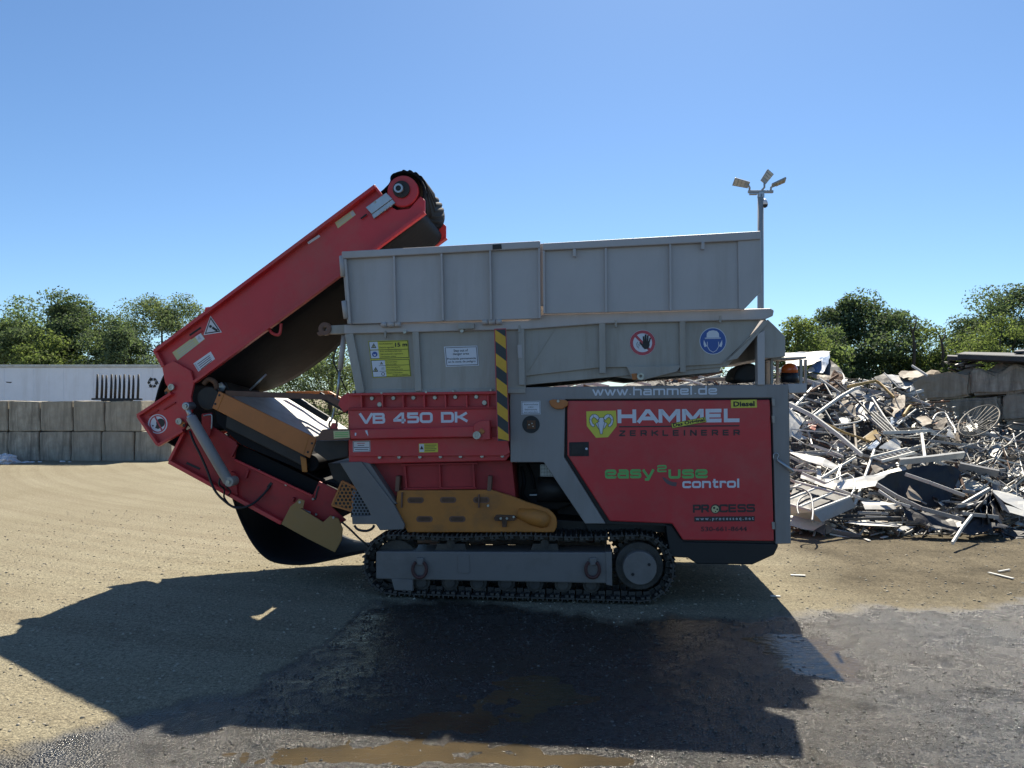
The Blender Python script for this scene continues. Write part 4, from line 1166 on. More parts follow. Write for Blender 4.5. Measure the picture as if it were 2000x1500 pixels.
# dark pieces lying on the concrete wall
GD = "dark scrap lying on the concrete wall"
def slab(pts, m, name, label, thick):
    a = [W(*p) for p in pts]
    mb = MB(); mb.hull8(a, [v - Vector((0, 0, thick)) for v in a])
    return tag(origin(mb.build(name, M[m], None, .01, 1)), label, "scrap metal", GD)
slab([(1870, 690.5, 16.6), (2040, 697, 15.2), (2040, 690, 17.2), (1883, 687, 18.0)], 'alu_dark', "flat_beam", "long dark flat beam with a pale edge on top of the concrete wall", .12)
slab([(1868, 690, 16.5), (2040, 696.5, 15.1), (2040, 697.6, 15.1), (1868, 691.4, 16.5)], 'alu_white', "edge_strip", "pale strip along the edge of the long dark beam", .015)
slab([(1850, 695, 17.0), (2040, 702, 15.5), (2040, 700, 16.6), (1850, 693, 18.0)], 'alu_dark', "flat_beam", "lower dark beam under the pale edged beam", .10)
slab([(1980, 686, 16.4), (2040, 684, 16.2), (2040, 682, 17.0), (1985, 683, 17.2)], 'alu_dark', "flat_beam", "short dark plate lying on the pale edged beam", .05)
rnd = random.Random(3)
for i in range(18):
    x = rnd.uniform(1842, 1925); y = rnd.uniform(704, 726) - (x - 1842) * .12
    Yd = wall_y(x) + rnd.uniform(.1, .8)
    P = [W(x + rnd.uniform(-20, 20), y + rnd.uniform(-7, 8), Yd) for _ in range(3)]
    mb = MB(); mb.tube(P, rnd.uniform(.012, .035), 6)
    tag(origin(mb.build("dark_cable", M[rnd.choice(['black', 'alu_dark', 'dark', 'alu_grey'])])), "black cable end in the tangle under the dark flat beams", "cable", GD)
# ------------------------------------------------------------------ litter on the yard
GLI = "pale offcuts lying on the soil"
def offcut(a, b, w, label):
    A, B = G(*a), G(*b)
    A.z = B.z = 0.012
    mb = MB(); mb.bar(A, B, w, .01)
    tag(origin(mb.build("metal_offcut", M['alu_white'])), label, "litter", GLI)
offcut((1931, 1120), (1979, 1132), .035, "long white offcut alone on the soil near the photo's edge")
offcut((1950, 1118), (1972, 1114), .02, "thin white offcut behind the long white one")
offcut((1544, 1125), (1573, 1126), .04, "short pale slat on the soil near the machine's corner")
offcut((1691, 1056), (1697, 1056), .14, "small square pale chip before the heap's foot")
offcut((1722, 1052), (1732, 1049), .05, "tiny pale shaving before the heap's foot")
offcut((1505, 1166), (1524, 1167), .03, "thin pale shaving near the shadow's edge")
# ------------------------------------------------------------------ the tracked shredder
YAW = R(5.5)
O = Vector((0.05, 7.7, 0))
U_, D_ = Vector((math.cos(YAW), -math.sin(YAW), 0)), Vector((math.sin(YAW), math.cos(YAW), 0))
root = empty("mobile_shredder", O, -YAW)
tag(root, "red and grey tracked shredder with a folded conveyor standing in the yard", "shredder")
def Q(px, py, d):
    """photo pixel on the machine's lengthwise plane at depth d, in the machine's own axes"""
    r = Vector(((px - HX) / F, 1, (HY - py) / F))
    t = (d + O.dot(D_)) / r.dot(D_)
    w = Vector((0, 0, EYE)) + r * t - O
    return Vector((w.dot(U_), d, w.z))
def xz(px, py, d):
    v = Q(px, py, d)
    return (v.x, v.z)
def mpx(w, d=0.0): return w * (7.7 + d) / F
def plate(name, pts, d0, d1, m, parent=root, bevel=0.006, label=None):
    mb = MB(); mb.prism([xz(x, y, d0) for x, y in pts], d0, d1)
    o = mb.build(name, M[m], parent, bevel)
    if label: o["label"] = label
    return o
def plate_at(name, pts, dref, d0, d1, m, parent=root, bevel=0.005):
    mb = MB(); mb.prism([xz(x, y, dref) for x, y in pts], d0, d1)
    return mb.build(name, M[m], parent, bevel)
def strip(name, a, b, w, d0, d1, m, parent=root, bevel=0.004):
    """rectangular rib between two photo points, w in photo pixels"""
    mb = MB()
    A, B = Q(*a, d0), Q(*b, d0)
    dv = (B - A).normalized(); n = Vector((-dv.z, 0, dv.x)) * mpx(w, d0) / 2
    mb.prism([(p.x, p.z) for p in (A - n, B - n, B + n, A + n)], d0, d1)
    return mb.build(name, M[m], parent, bevel)
def bolts(name, pts, r, d0, d1, m, parent, n=12):
    for x, y in pts:
        mb = MB(); c = xz(x, y, d0); mb.disc(c[0], c[1], mpx(r, d0), d0, d1, n)
        mb.build(name, M[m], parent, 0.003, 1)
def hose(name, pts, r, m, parent, d=None, smooth=True, n=8):
    P = [Q(*p) if len(p) == 3 else Q(p[0], p[1], d) for p in pts]
    if smooth and len(P) > 2:
        C = []
        for i in range(len(P) - 1):
            p0, p1, p2, p3 = P[max(0, i - 1)], P[i], P[i + 1], P[min(len(P) - 1, i + 2)]
            for t in np.linspace(0, 1, 7)[:-1]:
                C.append(0.5 * ((2 * p1) + (p2 - p0) * t + (2 * p0 - 5 * p1 + 4 * p2 - p3) * t * t + (3 * p1 - p0 - 3 * p2 + p3) * t ** 3))
        P = C + [P[-1]]
    mb = MB(); mb.tube(P, r, n)
    return mb.build(name, M[m], parent)

# ---------------- engine housing
fr = plate("housing_frame", [(996, 757), (1540, 751), (1540, 768), (1545, 1062), (1515, 1063), (1508, 777), (1104, 780), (1102, 893), (1183, 1023), (1143, 1023), (1062, 903), (997, 903)], 0.0, 0.10, 'grey_mid', bevel=0.008)
plate("deck_edge", [(1538, 750), (1576, 749), (1576, 767), (1541, 768)], 0.012, 0.9, 'grey')
# body of the housing behind the door, open below the slanted strut
mb = MB()
mb.prism([xz(x, y, 0.1) for x, y in [(1104, 775), (1538, 770), (1542, 1060), (1335, 1058), (1312, 1026), (1182, 1021), (1104, 893)]], 0.05, 2.34)
mb.build("housing_body", M['black'], root)
plate("deck_plate", [(996, 756.5), (1540, 750.6), (1540, 756), (996, 762)], 0.102, 2.42, 'grey_low')
plate("housing_wall", [(1530, 770), (1541, 770), (1545, 1061), (1534, 1061)], 0.102, 2.42, 'grey_low', bevel=0.004)
plate_at("far_panel", [(1000, 765), (1530, 772), (1536, 1058), (1335, 1056), (1315, 1026), (1000, 1020)], 0.0, 2.36, 2.42, 'red')
door = plate("engine_door", [(1108, 783), (1504, 781), (1512, 1057), (1334, 1055), (1313, 1023), (1191, 1018), (1108, 889)], -0.012, 0.04, 'red', bevel=0.012)
plate("door_seal", [(1104, 778), (1510, 775), (1510, 781), (1104, 783)], 0.03, 0.06, 'black')
DP = -0.012
# belly pan and skirt
plate("belly_pan", [(1300, 1024), (1313, 1026), (1335, 1058), (1520, 1062), (1520, 1068), (1512, 1084), (1470, 1103), (1362, 1102), (1344, 1090), (1308, 1088)], 0.03, 2.3, 'black', bevel=0.012)
plate("skirt", [(1143, 1023), (1300, 1023), (1310, 1040), (1150, 1040)], 0.25, 2.1, 'black')
# door furniture
lt = plate("latch_plate", [(1111.5, 864), (1150, 863), (1150, 891), (1112, 891)], DP - 0.006, DP - 0.001, 'black', door)
plate("latch_handle", [(1116, 867), (1139, 866.5), (1139, 888), (1116, 888)], DP - 0.014, DP - 0.007, 'dark', door)
bolts("latch_key", [(1145.5, 876.5)], 2.4, DP - 0.012, DP - 0.006, 'decal_white', door)
for y0 in (779, 812, 1020):
    strip("hinge", (1510.5, y0), (1511.5, y0 + 14), 5, -0.03, 0.0, 'grey_low', door)
hd = MB()
hd.prism([xz(x, y, -0.05) for x, y in [(1072, 783), (1079, 780), (1104, 781), (1110, 785), (1109, 792), (1099, 799), (1085, 799), (1076, 793)]], -0.05, -0.004)
hd = hd.build("cover_flap", M['orange'], root, 0.008)
bolts("flap_bolt", [(1090, 783.5)], 3, -0.06, -0.05, 'bolt', hd)
# round port
pt = MB(); c = xz(1037, 829, -0.004); pt.disc(c[0], c[1], mpx(17), -0.006, 0.0, 36); pt = pt.build("port", M['black'], root)
plate("socket", [(1029, 821), (1046, 821), (1046, 838), (1029, 838)], -0.016, -0.0065, 'rust', pt)
bolts("socket_pin", [(1033, 829.5), (1039, 827), (1041, 833)], 1.5, -0.021, -0.016, 'bolt', pt, 8)
# safety pin on its wire
hose("pin_wire", [(1511, 897), (1511, 888), (1516, 885), (1521, 889), (1518, 896), (1522, 902)], 0.005, 'steel', root, -0.03)
hose("locking_pin", [(1519, 898), (1549, 922)], 0.016, 'steel', root, -0.035)
# beacon in its guard
bc = MB(); c = Q(1542, 748, 0.35)
bc.tube([c + Vector((0, 0, z)) for z in (0, 0.10)], [0.088, 0.085], 20); bcn = bc.build("beacon_base", M['black'], root)
bc = MB(); bc.tube([c + Vector((0, 0, z)) for z in (0.10, 0.15, 0.185, 0.20)], [0.083, 0.08, 0.06, 0.02], 20); bc.build("beacon_lens", M['beacon'], bcn)
for x in (1508, 1519, 1565, 1574):
    strip("guard_post", (x, 702), (x, 750), 5, 0.16 if x in (1508, 1565) else 0.55, 0.19 if x in (1508, 1565) else 0.58, 'grey_low')
strip("guard_rail", (1506, 701), (1575, 698), 4, 0.15, 0.6, 'grey_low')
# machinery glimpsed behind the strut
mb = MB()
mb.prism([xz(x, y, 0.5) for x, y in [(1008, 905), (1125, 905), (1125, 985), (1090, 1000), (1008, 1000)]], 0.62, 1.6)
mb.build("engine_block", M['dark'], root, 0.02)
mb = MB(); a = Q(1050, 957, 0.45); b = Q(1125, 957, 0.45); mb.tube([a, b], mpx(24, .45), 20); mb.build("air_tank", M['dark'], root)
gr = MB(); A_, B_ = Q(1056, 908, 0.4), Q(1092, 930, 0.4)
for k in range(9):
    z = A_.z + (B_.z - A_.z) * k / 8
    gr.box(((A_.x + B_.x) / 2, 0.4, z), B_.x - A_.x, 0.006, 0.006)
for k in range(13):
    x = A_.x + (B_.x - A_.x) * k / 12
    gr.box((x, 0.406, (A_.z + B_.z) / 2), 0.005, 0.006, A_.z - B_.z)
gr.build("wire_grille", M['steel'], root)
plate("grille_back", [(1054, 906), (1094, 906), (1094, 932), (1054, 932)], 0.42, 0.44, 'dark')
hose("engine_hose", [(1018, 912, .4), (1024, 940, .35), (1020, 965, .4), (1035, 985, .45)], 0.022, 'rubber', root)
hose("engine_hose", [(1030, 905, .45), (1040, 930, .4), (1044, 955, .42)], 0.016, 'rubber', root)
strip("engine_rail", (1034, 967), (1110, 966), 3, 0.40, 0.43, 'steel')

# ---------------- lower grey hopper
hp = plate("hopper_side", [(676, 650), (1030, 640), (1172, 626), (1493, 614), (1462, 660), (1410, 711), (1335, 715), (1170, 718), (1028, 734), (1026, 767), (697, 770)], 0.0, 0.03, 'grey_low', bevel=0.004)
plate_at("hopper_side", [(676, 650), (1030, 640), (1172, 626), (1493, 614), (1462, 660), (1410, 711), (1335, 715), (1170, 718), (1028, 734), (1026, 767), (697, 770)], 0.0, 2.42, 2.45, 'grey_low')
plate("hopper_floor", [(1027, 735), (1170, 719), (1410, 712), (1405, 727), (1335, 733), (1240, 741), (1175, 733), (1110, 741), (1027, 753)], 0.05, 2.4, 'grey_low')
plate("hopper_end", [(676, 650), (688, 650), (709, 770), (697, 770)], 0.031, 2.419, 'grey_low')
plate("top_rail", [(672, 634), (1030, 626), (1060, 614), (1505, 602), (1512, 606), (1510, 617), (1494, 624), (1176, 632), (1030, 643), (672, 652)], -0.05, 0.06, 'grey', bevel=0.01)
plate_at("top_rail", [(672, 634), (1030, 626), (1060, 614), (1505, 602), (1512, 606), (1510, 617), (1494, 624), (1176, 632), (1030, 643), (672, 652)], 0.0, 2.38, 2.49, 'grey')
plate("bottom_rail", [(692, 762), (1026, 758), (1027, 768), (693, 771)], -0.02, 0.03, 'grey_low')
plate("end_chute", [(1493, 628), (1500, 624), (1511, 634), (1534, 657), (1534, 696), (1512, 699), (1482, 700), (1478, 655), (1466, 664)], 0.02, 2.35, 'grey_low')
plate("chute_wing", [(1466, 656), (1494, 625), (1500, 630), (1440, 701), (1415, 706), (1414, 709)], -0.03, 0.03, 'grey_low')
plate("end_post", [(1479, 652), (1494, 645), (1494, 752), (1480, 752)], -0.02, 0.10, 'grey')
plate("end_post", [(1496, 690), (1510, 690), (1510, 752), (1496, 752)], 0.7, 0.8, 'grey_low')
plate("drive_motor", [(1440, 720), (1462, 708), (1478, 712), (1478, 746), (1450, 748), (1432, 742)], 0.35, 0.9, 'dark', bevel=0.03)
for (x0, y0, x1, y1, w) in ((681, 652, 704, 768, 17), (811, 645, 817, 764, 13), (1018, 640, 1019, 752, 12), (1176, 628, 1177, 729, 12), (1333, 622, 1334, 727, 11)):
    strip("side_rib", (x0, y0), (x1, y1), w, -0.045, 0.0, 'grey_low')
strip("fold_seam", (1089, 632), (1031, 724), 2.2, -0.008, 0.0, 'grey_low', bevel=0)
br = plate("pivot_bracket", [(1224, 716), (1330, 714), (1322, 726), (1254, 743), (1236, 742)], -0.05, 0.0, 'grey_low')
c = xz(1251, 735, -0.06); mb = MB(); mb.ring(c[0], c[1], mpx(7), mpx(3), -0.075, -0.05); mb.build("pivot_washer", M['bolt'], br)
plate("pivot_stop", [(1233, 730), (1244, 729), (1245, 741), (1236, 742)], -0.058, -0.05, 'orange', br)
for x, y in ((752, 652), (1014, 641), (1203, 631), (1407, 622)):
    strip("rail_hook", (x, y - 6), (x, y + 8), 4, -0.06, -0.02, 'grey_low')
bolts("loose_pin", [(790, 648), (902, 646)], 4, -0.075, -0.045, 'bolt', root)
plate("slot_plate", [(1010, 674), (1019, 673), (1020, 699), (1012, 700)], -0.052, -0.046, 'grey')

# ---------------- folding hopper extension
def ext(pts, d0, d1, nm="hopper_extension"): return plate(nm, pts, d0, d1, 'grey', bevel=0.005)
XD = -0.10
ea = ext([(667, 492), (1055, 471), (1056, 622), (679, 633)], XD, XD + 0.025)
plate("rim_rail", [(667, 491), (1055, 470), (1055, 484), (667, 505)], XD - 0.05, XD - 0.001, 'grey', ea, 0.008)
for (x0, y0, x1, y1, w) in ((769, 500, 772, 628, 4), (862, 495, 865, 626, 4), (957, 488, 959, 624, 4), (1053, 484, 1054, 622, 4), (674, 506, 683, 632, 5)):
    strip("panel_rib", (x0, y0), (x1, y1), w, XD - 0.045, XD - 0.001, 'grey', ea)
plate("rim_patch", [(962, 478), (979, 476.5), (980, 486), (962, 487.5)], XD - 0.056, XD - 0.05, 'dark', ea)
eb = ext([(1060, 476), (1486, 452), (1488, 568), (1454, 603), (1062, 613)], XD - 0.02, XD + 0.005)
plate("rim_rail", [(1060, 475), (1486, 451), (1486, 467), (1440, 470), (1060, 489)], XD - 0.07, XD - 0.021, 'grey', eb, 0.008)
plate("corner_plate", [(1441, 470), (1486, 467), (1488, 568), (1454, 604), (1443, 604)], XD - 0.045, XD - 0.021, 'grey', eb)
for (x0, y0, x1, y1, w) in ((1183, 484, 1184, 610, 4), (1309, 476, 1310, 607, 4), (1062, 489, 1063, 612, 4)):
    strip("panel_rib", (x0, y0), (x1, y1), w, XD - 0.06, XD - 0.021, 'grey', eb)
for x, y in ((1122, 486), (1373, 472)):
    strip("rim_hook", (x, y), (x, y + 15), 6, XD - 0.085, XD - 0.05, 'grey', eb)
# far wall and ends of the extension (lit inside by the sun)
FD = 2.50
plate_at("hopper_extension", [(667, 492), (1055, 471), (1056, 632), (679, 643)], XD, FD, FD + 0.03, 'grey')
plate_at("hopper_extension", [(1056, 476), (1486, 452), (1488, 568), (1454, 613), (1056, 632)], XD, FD, FD + 0.03, 'grey')
plate("rear_gate", [(667, 494), (674, 494), (684, 632), (678, 632)], XD + 0.03, FD - 0.005, 'grey')
for y0, y1 in ((500, 540), (588, 622)):
    hose("gate_hinge", [(668 + (y0 - 500) * .05, y0, XD - .02), (668 + (y1 - 500) * .07, y1, XD - .02)], 0.03, 'grey', ea, smooth=False, n=12)
for x in (763, 960):
    a, b = Q(x - 18, 634 if x < 800 else 629, -0.085), Q(x + 20, 633 if x < 800 else 628, -0.085)
    for t0, t1 in ((0, .3), (.33, .68), (.71, 1)):
        mb = MB(); mb.tube([a.lerp(b, t0), a.lerp(b, t1)], 0.028, 12); mb.build("hinge_knuckle", M['grey'], ea)
plate("hinge_box", [(894, 632), (926, 631), (926, 642), (894, 643)], -0.10, -0.04, 'grey_low', ea)

# ---------------- red crusher box
bx = plate("crusher_box", [(679, 770), (972, 766), (978, 766), (994, 862), (996, 890), (988, 900), (720, 906), (681, 905)], 0.03, 2.35, 'red', bevel=0.01)
plate("flange", [(679, 768), (973, 764), (973, 769.5), (679, 773)], -0.06, 0.029, 'red', bx)
plate("flange_ledge", [(680, 796), (974, 793), (974, 799), (680, 802)], -0.045, 0.029, 'red_dirty', bx)
for x in (705, 746, 786.5, 828, 869.5, 911, 953):
    strip("flange_rib", (x, 772), (x + 0.8, 796), 3, -0.05, 0.029, 'red', bx)
bolts("flange_bolt", [(726, 778), (768, 777.5), (807, 777), (849, 776.5), (889, 775.5), (930, 775)], 4.2, 0.0, 0.03, 'bolt', bx)
bolts("cover_screw", [(741, 790), (946, 786.5)], 5, 0.0, 0.03, 'bolt', bx)
plate("name_panel", [(682, 801), (975, 798), (977, 834), (683, 838)], -0.03, 0.0, 'red', bx)
plate("lower_panel", [(683, 858), (990, 853), (996, 884), (988, 890), (683, 892)], -0.012, 0.029, 'red', bx)
bolts("seam_bolt", [(741, 893), (779, 893), (820, 892.5), (860, 892), (899, 891.5), (941, 891), (981, 890.5)], 3.6, -0.005, 0.029, 'bolt', bx)
bolts("seam_bolt", [(690, 766), (745, 768), (832, 766), (885, 764), (958, 762)], 2.6, -0.06, -0.02, 'bolt', bx)
arm = plate("box_arm", [(683, 839), (927, 832), (927, 854), (684, 858)], -0.13, 0.0, 'red', bevel=0.012)
plate("arm_bracket", [(925, 830), (937, 822), (956, 821), (957, 858), (940, 860), (926, 856)], -0.15, -0.02, 'red', arm)
c = xz(931.5, 850, -0.17); mb = MB(); mb.ring(c[0], c[1], mpx(7.5), mpx(3.4), -0.19, -0.151); mb.disc(c[0], c[1], mpx(3.2), -0.185, -0.151, 16); mb.build("arm_pin", M['bolt'], arm)
a, b = Q(938, 846, -.158), Q(944, 839, -.158)
mb = MB(); mb.bar(a, b, 0.05, 0.012, Vector((0, 1, 0))); mb.build("pin_keeper", M['orange'], arm, 0.006)
plate("arm_tip", [(616, 860), (629, 839), (684, 838.5), (684, 858.5), (650, 860)], -0.12, 0.0, 'brown', arm)
plate("tip_label", [(651, 841.5), (682, 841), (683, 855), (652, 857)], -0.124, -0.1205, 'decal_cream', arm)
for y in (845, 848.5, 852): strip("label_line", (654, y + .5), (680, y), 1.4, -0.126, -0.1242, 'decal_green', arm, 0)
plate("arm_scuff", [(693, 845), (696, 845.5), (695.5, 851), (693, 851)], -0.1325, -0.1305, 'decal_white', arm, 0)
plate("arm_scuff", [(713, 841), (717, 840), (719, 848), (719, 852), (715, 846)], -0.1325, -0.1305, 'decal_white', arm, 0)
plate("inlet_box", [(618, 861), (680, 860), (680, 892), (640, 900), (612, 880)], 0.08, 1.8, 'dark')
# lower crusher housing
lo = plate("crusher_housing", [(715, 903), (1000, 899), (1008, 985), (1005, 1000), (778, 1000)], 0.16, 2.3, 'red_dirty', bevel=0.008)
plate("access_hatch", [(785, 908), (929, 905), (929, 955), (787, 957)], 0.13, 0.159, 'red_dirty', lo)
for p in (((783, 908), (932, 905)), ((788, 955), (930, 953)), ((790, 910), (794, 956)), ((858, 908), (860, 956)), ((924, 907), (926, 954))):
    strip("hatch_frame", *p, 4, 0.09, 0.13, 'red_dirty', lo)
for x in (777, 957): strip("guide_post", (x, 930), (x - 2, 960), 8, 0.06, 0.15, 'brown', lo)
# stripe board
sb = plate("warning_board", [(965, 642), (988, 641), (995, 862), (971, 862)], -0.165, -0.135, 'decal_red', bevel=0.003)
def onboard(u, v):
    """u across 0..1, v down 0..1"""
    a = (967 + (973 - 967) * v, 644 + (861 - 644) * v); b = (987 + (993.5 - 987) * v, 643 + (861 - 643) * v)
    return (a[0] + (b[0] - a[0]) * u, a[1] + (b[1] - a[1]) * u)
plate("hazard_back", [onboard(0, 0), onboard(1, 0), onboard(1, 1), onboard(0, 1)], -0.168, -0.1655, 'hazard_black', sb, 0)
per, rise = 0.219, 0.075
k = -0.22 + 0.012
for i in range(6):
    v0 = 0.012 + per * i - per * 0 - 0.02
    q_ = [(0, v0), (1, v0 + rise), (1, v0 + rise + 0.11), (0, v0 + 0.11)]
    q_ = [(u, min(1.0, max(0.0, v))) for u, v in q_]
    if q_[0][1] >= 0.995: continue
    if q_[2][1] >= 1.0 and q_[3][1] >= 1.0 and q_[0][1] < 1.0 and q_[1][1] >= 1.0: q_ = [q_[0], (min(1, (1 - v0) / rise), 1.0), (0, 1.0)]
    plate("hazard_stripe", [onboard(u, v) for u, v in q_], -0.171, -0.1685, 'hazard_yellow', sb, 0)
# orange guard along the track
og = plate("track_guard", [(776, 958), (960, 957), (1002, 970), (1030, 981), (1056, 989), (1070, 994), (1080, 1002), (1086, 1011), (1088, 1021), (1087, 1030), (1082, 1040), (796, 1040), (772, 992)], 0.06, 0.11, 'orange_dirty', bevel=0.01)
mb = MB(); mb.tube([Q(1012, 1002, .07), Q(1040, 1009, .07), Q(1062, 1015, .075), Q(1072, 1018, .08)], [mpx(10), mpx(17), mpx(17), mpx(12)], 18)
mb.build('guard_bulge', M['orange_dirty'], og)
for (x, y) in ((811.5, 977), (875, 976.5), (940, 976.5), (829, 1014), (893, 1014)):
    for rx, ry, dd, mt, nm in ((16, 6, 0.0555, 'brown', "slot_rim"), (12.5, 3.8, 0.0535, 'rust', "slot")):  # raised ovals, recess shade put into their dark colour
        mb = MB()
        ptsx = []
        for k in range(20):
            a = 2 * math.pi * k / 20
            ptsx.append(xz(x + (rx - ry) * (1 if math.cos(a) > 0 else -1) + ry * math.cos(a), y + ry * math.sin(a), dd))
        mb.prism(ptsx, dd, 0.06); mb.build(nm, M[mt], og)
plate("guard_lug", [(964, 1012), (969, 1006), (1003, 1007), (1008, 1010), (1006, 1017), (990, 1018), (989, 1030), (981, 1030), (980, 1018), (967, 1018)], 0.02, 0.06, 'rust', og)
bolts("lug_bolt", [(978, 1013), (990, 1013), (1003, 1010), (953, 988)], 2.6, 0.005, 0.02, 'bolt', og)
strip("guard_rod", (785, 962), (784, 992), 3, 0.03, 0.06, 'brown', og); strip("guard_rod", (935, 966), (935, 992), 3, 0.03, 0.06, 'brown', og)
plate("seal_gap", [(1086, 985), (1150, 985), (1150, 1018), (1092, 1012)], 0.75, 0.95, 'dark')
plate("track_mount", [(790, 1000), (1180, 1020), (1180, 1040), (800, 1040)], 0.35, 2.05, 'dark')

# ---------------- grey support leg
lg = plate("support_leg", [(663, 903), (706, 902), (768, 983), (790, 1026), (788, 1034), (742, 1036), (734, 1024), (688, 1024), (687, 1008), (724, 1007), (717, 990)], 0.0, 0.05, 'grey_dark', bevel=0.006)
plate("leg_flank", [(706, 902), (722, 905), (775, 985), (768, 984)], 0.02, 0.30, 'grey_dark', lg)
plate("perforated_web", [(688, 955), (704, 957), (724, 1008), (687, 1008)], 0.06, 0.066, 'perf_grey', lg, 0)
plate("web_back", [(686, 950), (706, 952), (726, 1010), (685, 1010)], 0.30, 0.31, 'black', lg, 0)
hose("lifting_ring", [(692, 1026), (699, 1034), (714, 1037), (726, 1033), (731, 1026)], 0.013, 'black', root, 0.02)
pg = plate("perforated_guard", [(668, 940), (694, 953), (686, 998), (648, 987)], 0.08, 0.086, 'perf_orange', bevel=0)
for a, b in (((668, 940), (694, 953)), ((668, 940), (648, 987)), ((648, 987), (686, 998)), ((694, 953), (686, 998))):
    strip("guard_edge", a, b, 4, 0.075, 0.10, 'orange', pg, 0.002)
plate("guard_back", [(668, 938), (694, 951), (686, 996), (648, 985)], 0.36, 0.37, 'black', bevel=0)

# ---------------- crawler tracks
TD0, TD1 = 0.0, 0.50
cr_, cl_ = Q(1250, 1110, TD0), Q(768, 1103, TD0)
rr_, rl_ = mpx(63), mpx(58)
def track_path(n):
    cr = Vector((cr_.x, cr_.z)); cl = Vector((cl_.x, cl_.z))
    P = []
    top0, top1 = cl + Vector((0, rl_)), cr + Vector((0, rr_))
    for t in np.linspace(0, 1, 60)[:-1]:
        p = top0.lerp(top1, t); p.y -= 0.018 * math.sin(math.pi * t * 2.0) ** 2
        P.append(p)
    for a in np.linspace(90, -90, 40)[:-1]:
        P.append(cr + rr_ * Vector((math.cos(R(a)), math.sin(R(a)))))
    zb = 0.055
    b0, b1 = cr + Vector((0, -rr_)), cl + Vector((0.22, -rl_))
    for t in np.linspace(0, 1, 60)[:-1]: P.append(b0.lerp(b1, t))
    c2 = cl + Vector((0.0, 0.0))
    for a in np.linspace(-75, -270, 40)[:-1]: P.append(c2 + rl_ * Vector((math.cos(R(a)), math.sin(R(a)))))
    L_ = [0]
    for i in range(len(P)): L_.append(L_[-1] + (P[(i + 1) % len(P)] - P[i]).length)
    out = []
    for k in range(n):
        s = L_[-1] * k / n
        i = int(np.searchsorted(L_, s, side='right')) - 1
        i = min(i, len(P) - 1)
        t = (s - L_[i]) / max(1e-9, L_[i + 1] - L_[i])
        a, b = P[i], P[(i + 1) % len(P)]
        out.append((a.lerp(b, t), (b - a).normalized()))
    return out, L_[-1]
NS = 46
path, tlen = track_path(NS)
pitch = tlen / NS
# ground contact: shift so the lowest grouser touches z = 0
zmin = min(p.y for p, _ in path)
print("track zmin", zmin)
# one shoe: plate with three grousers, link lugs with two holes' dark recess on the inside (local: x along, z outwards)
def shoe_mesh():
    mb = MB()
    L2 = pitch * 0.93
    mb.box((0, (TD1 - TD0) / 2, 0), L2, TD1 - TD0, 0.014)
    for gx_, gh in ((-0.36, .020), (0.0, .016), (0.36, .024)):
        mb.box((gx_ * pitch, (TD1 - TD0) / 2, 0.007 + gh / 2), 0.014, TD1 - TD0 - 0.006, gh)
    for y in (0.12, 0.38):
        mb.box((-0.25 * pitch, y, -0.036), pitch * 0.42, 0.03, 0.056)
        mb.box((0.25 * pitch, y + 0.032, -0.036), pitch * 0.42, 0.03, 0.056)
    for sx in (-.30, .06):
        mb.box((sx * pitch, 0.06, -0.020), pitch * .22, 0.10, 0.022)
    return mb
sm_ = shoe_mesh()
me_shoe = None
# frame
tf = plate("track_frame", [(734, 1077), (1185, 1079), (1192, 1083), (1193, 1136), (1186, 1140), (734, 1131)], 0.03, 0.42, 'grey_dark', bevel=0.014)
plate("frame_bulkhead", [(1183, 1078), (1195, 1078), (1196, 1145), (1184, 1142)], 0.02, 0.43, 'grey_dark', tf)
plate("bevel_plate", [(894, 1085), (916, 1083), (918, 1118), (912, 1120), (894, 1119)], 0.022, 0.03, 'grey_dark', tf)
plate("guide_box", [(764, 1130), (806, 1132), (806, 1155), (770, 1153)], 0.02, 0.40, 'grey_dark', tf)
mb = MB(); mb.disc(cr_.x, cr_.z, rr_ - 0.085, 0.10, 0.40, 40); sp_ = mb.build("drive_sprocket", M['track'], tf, 0.01)
mb = MB(); mb.disc(cr_.x, cr_.z, mpx(32), 0.005, 0.2, 40, mpx(34)); mb.build("hub_cover", M['grey_dark'], sp_, 0.006)
bolts("hub_screw", [(1268, 1103), (1236, 1122)], 3, -0.003, 0.006, 'black', sp_, 10)
for k in range(24):
    a = 2 * math.pi * k / 24
    mb = MB(); p0 = Vector((cr_.x + (rr_ - .09) * math.cos(a), 0.25, cr_.z + (rr_ - .09) * math.sin(a))); p1 = Vector((cr_.x + (rr_ - .045) * math.cos(a), 0.25, cr_.z + (rr_ - .045) * math.sin(a)))
    mb.bar(p0, p1, 0.05, 0.035, Vector((0, 1, 0)), 0.03, 0.022); mb.build("sprocket_tooth", M['track'], sp_)
mb = MB(); mb.disc(cl_.x, cl_.z, rl_ - 0.07, 0.14, 0.36, 40); mb.build("idler_wheel", M['track'], tf, 0.012)
for i in range(7):
    x = 822 + i * 55.5
    c = Q(x, 1138 + i * .9, 0.05)
    mb = MB(); mb.disc(c.x, c.z, mpx(17), 0.09, 0.14, 26); mb.disc(c.x, c.z, mpx(11), 0.06, 0.40, 20); mb.disc(c.x, c.z, mpx(17), 0.34, 0.40, 26)
    mb.build("track_roller", M['track'], tf, 0.006)
for x0, x1 in ((848, 912), (1035, 1092)):
    plate("carrier_bracket", [(x0, 1078), (x0 + 6, 1062), (x1 - 4, 1062), (x1, 1078)], 0.12, 0.36, 'track', tf)
    c = Q((x0 + x1) / 2, 1062, .1); mb = MB(); mb.disc(c.x, c.z, mpx(8), .11, .38, 20); mb.build("carrier_roller", M['track'], tf)
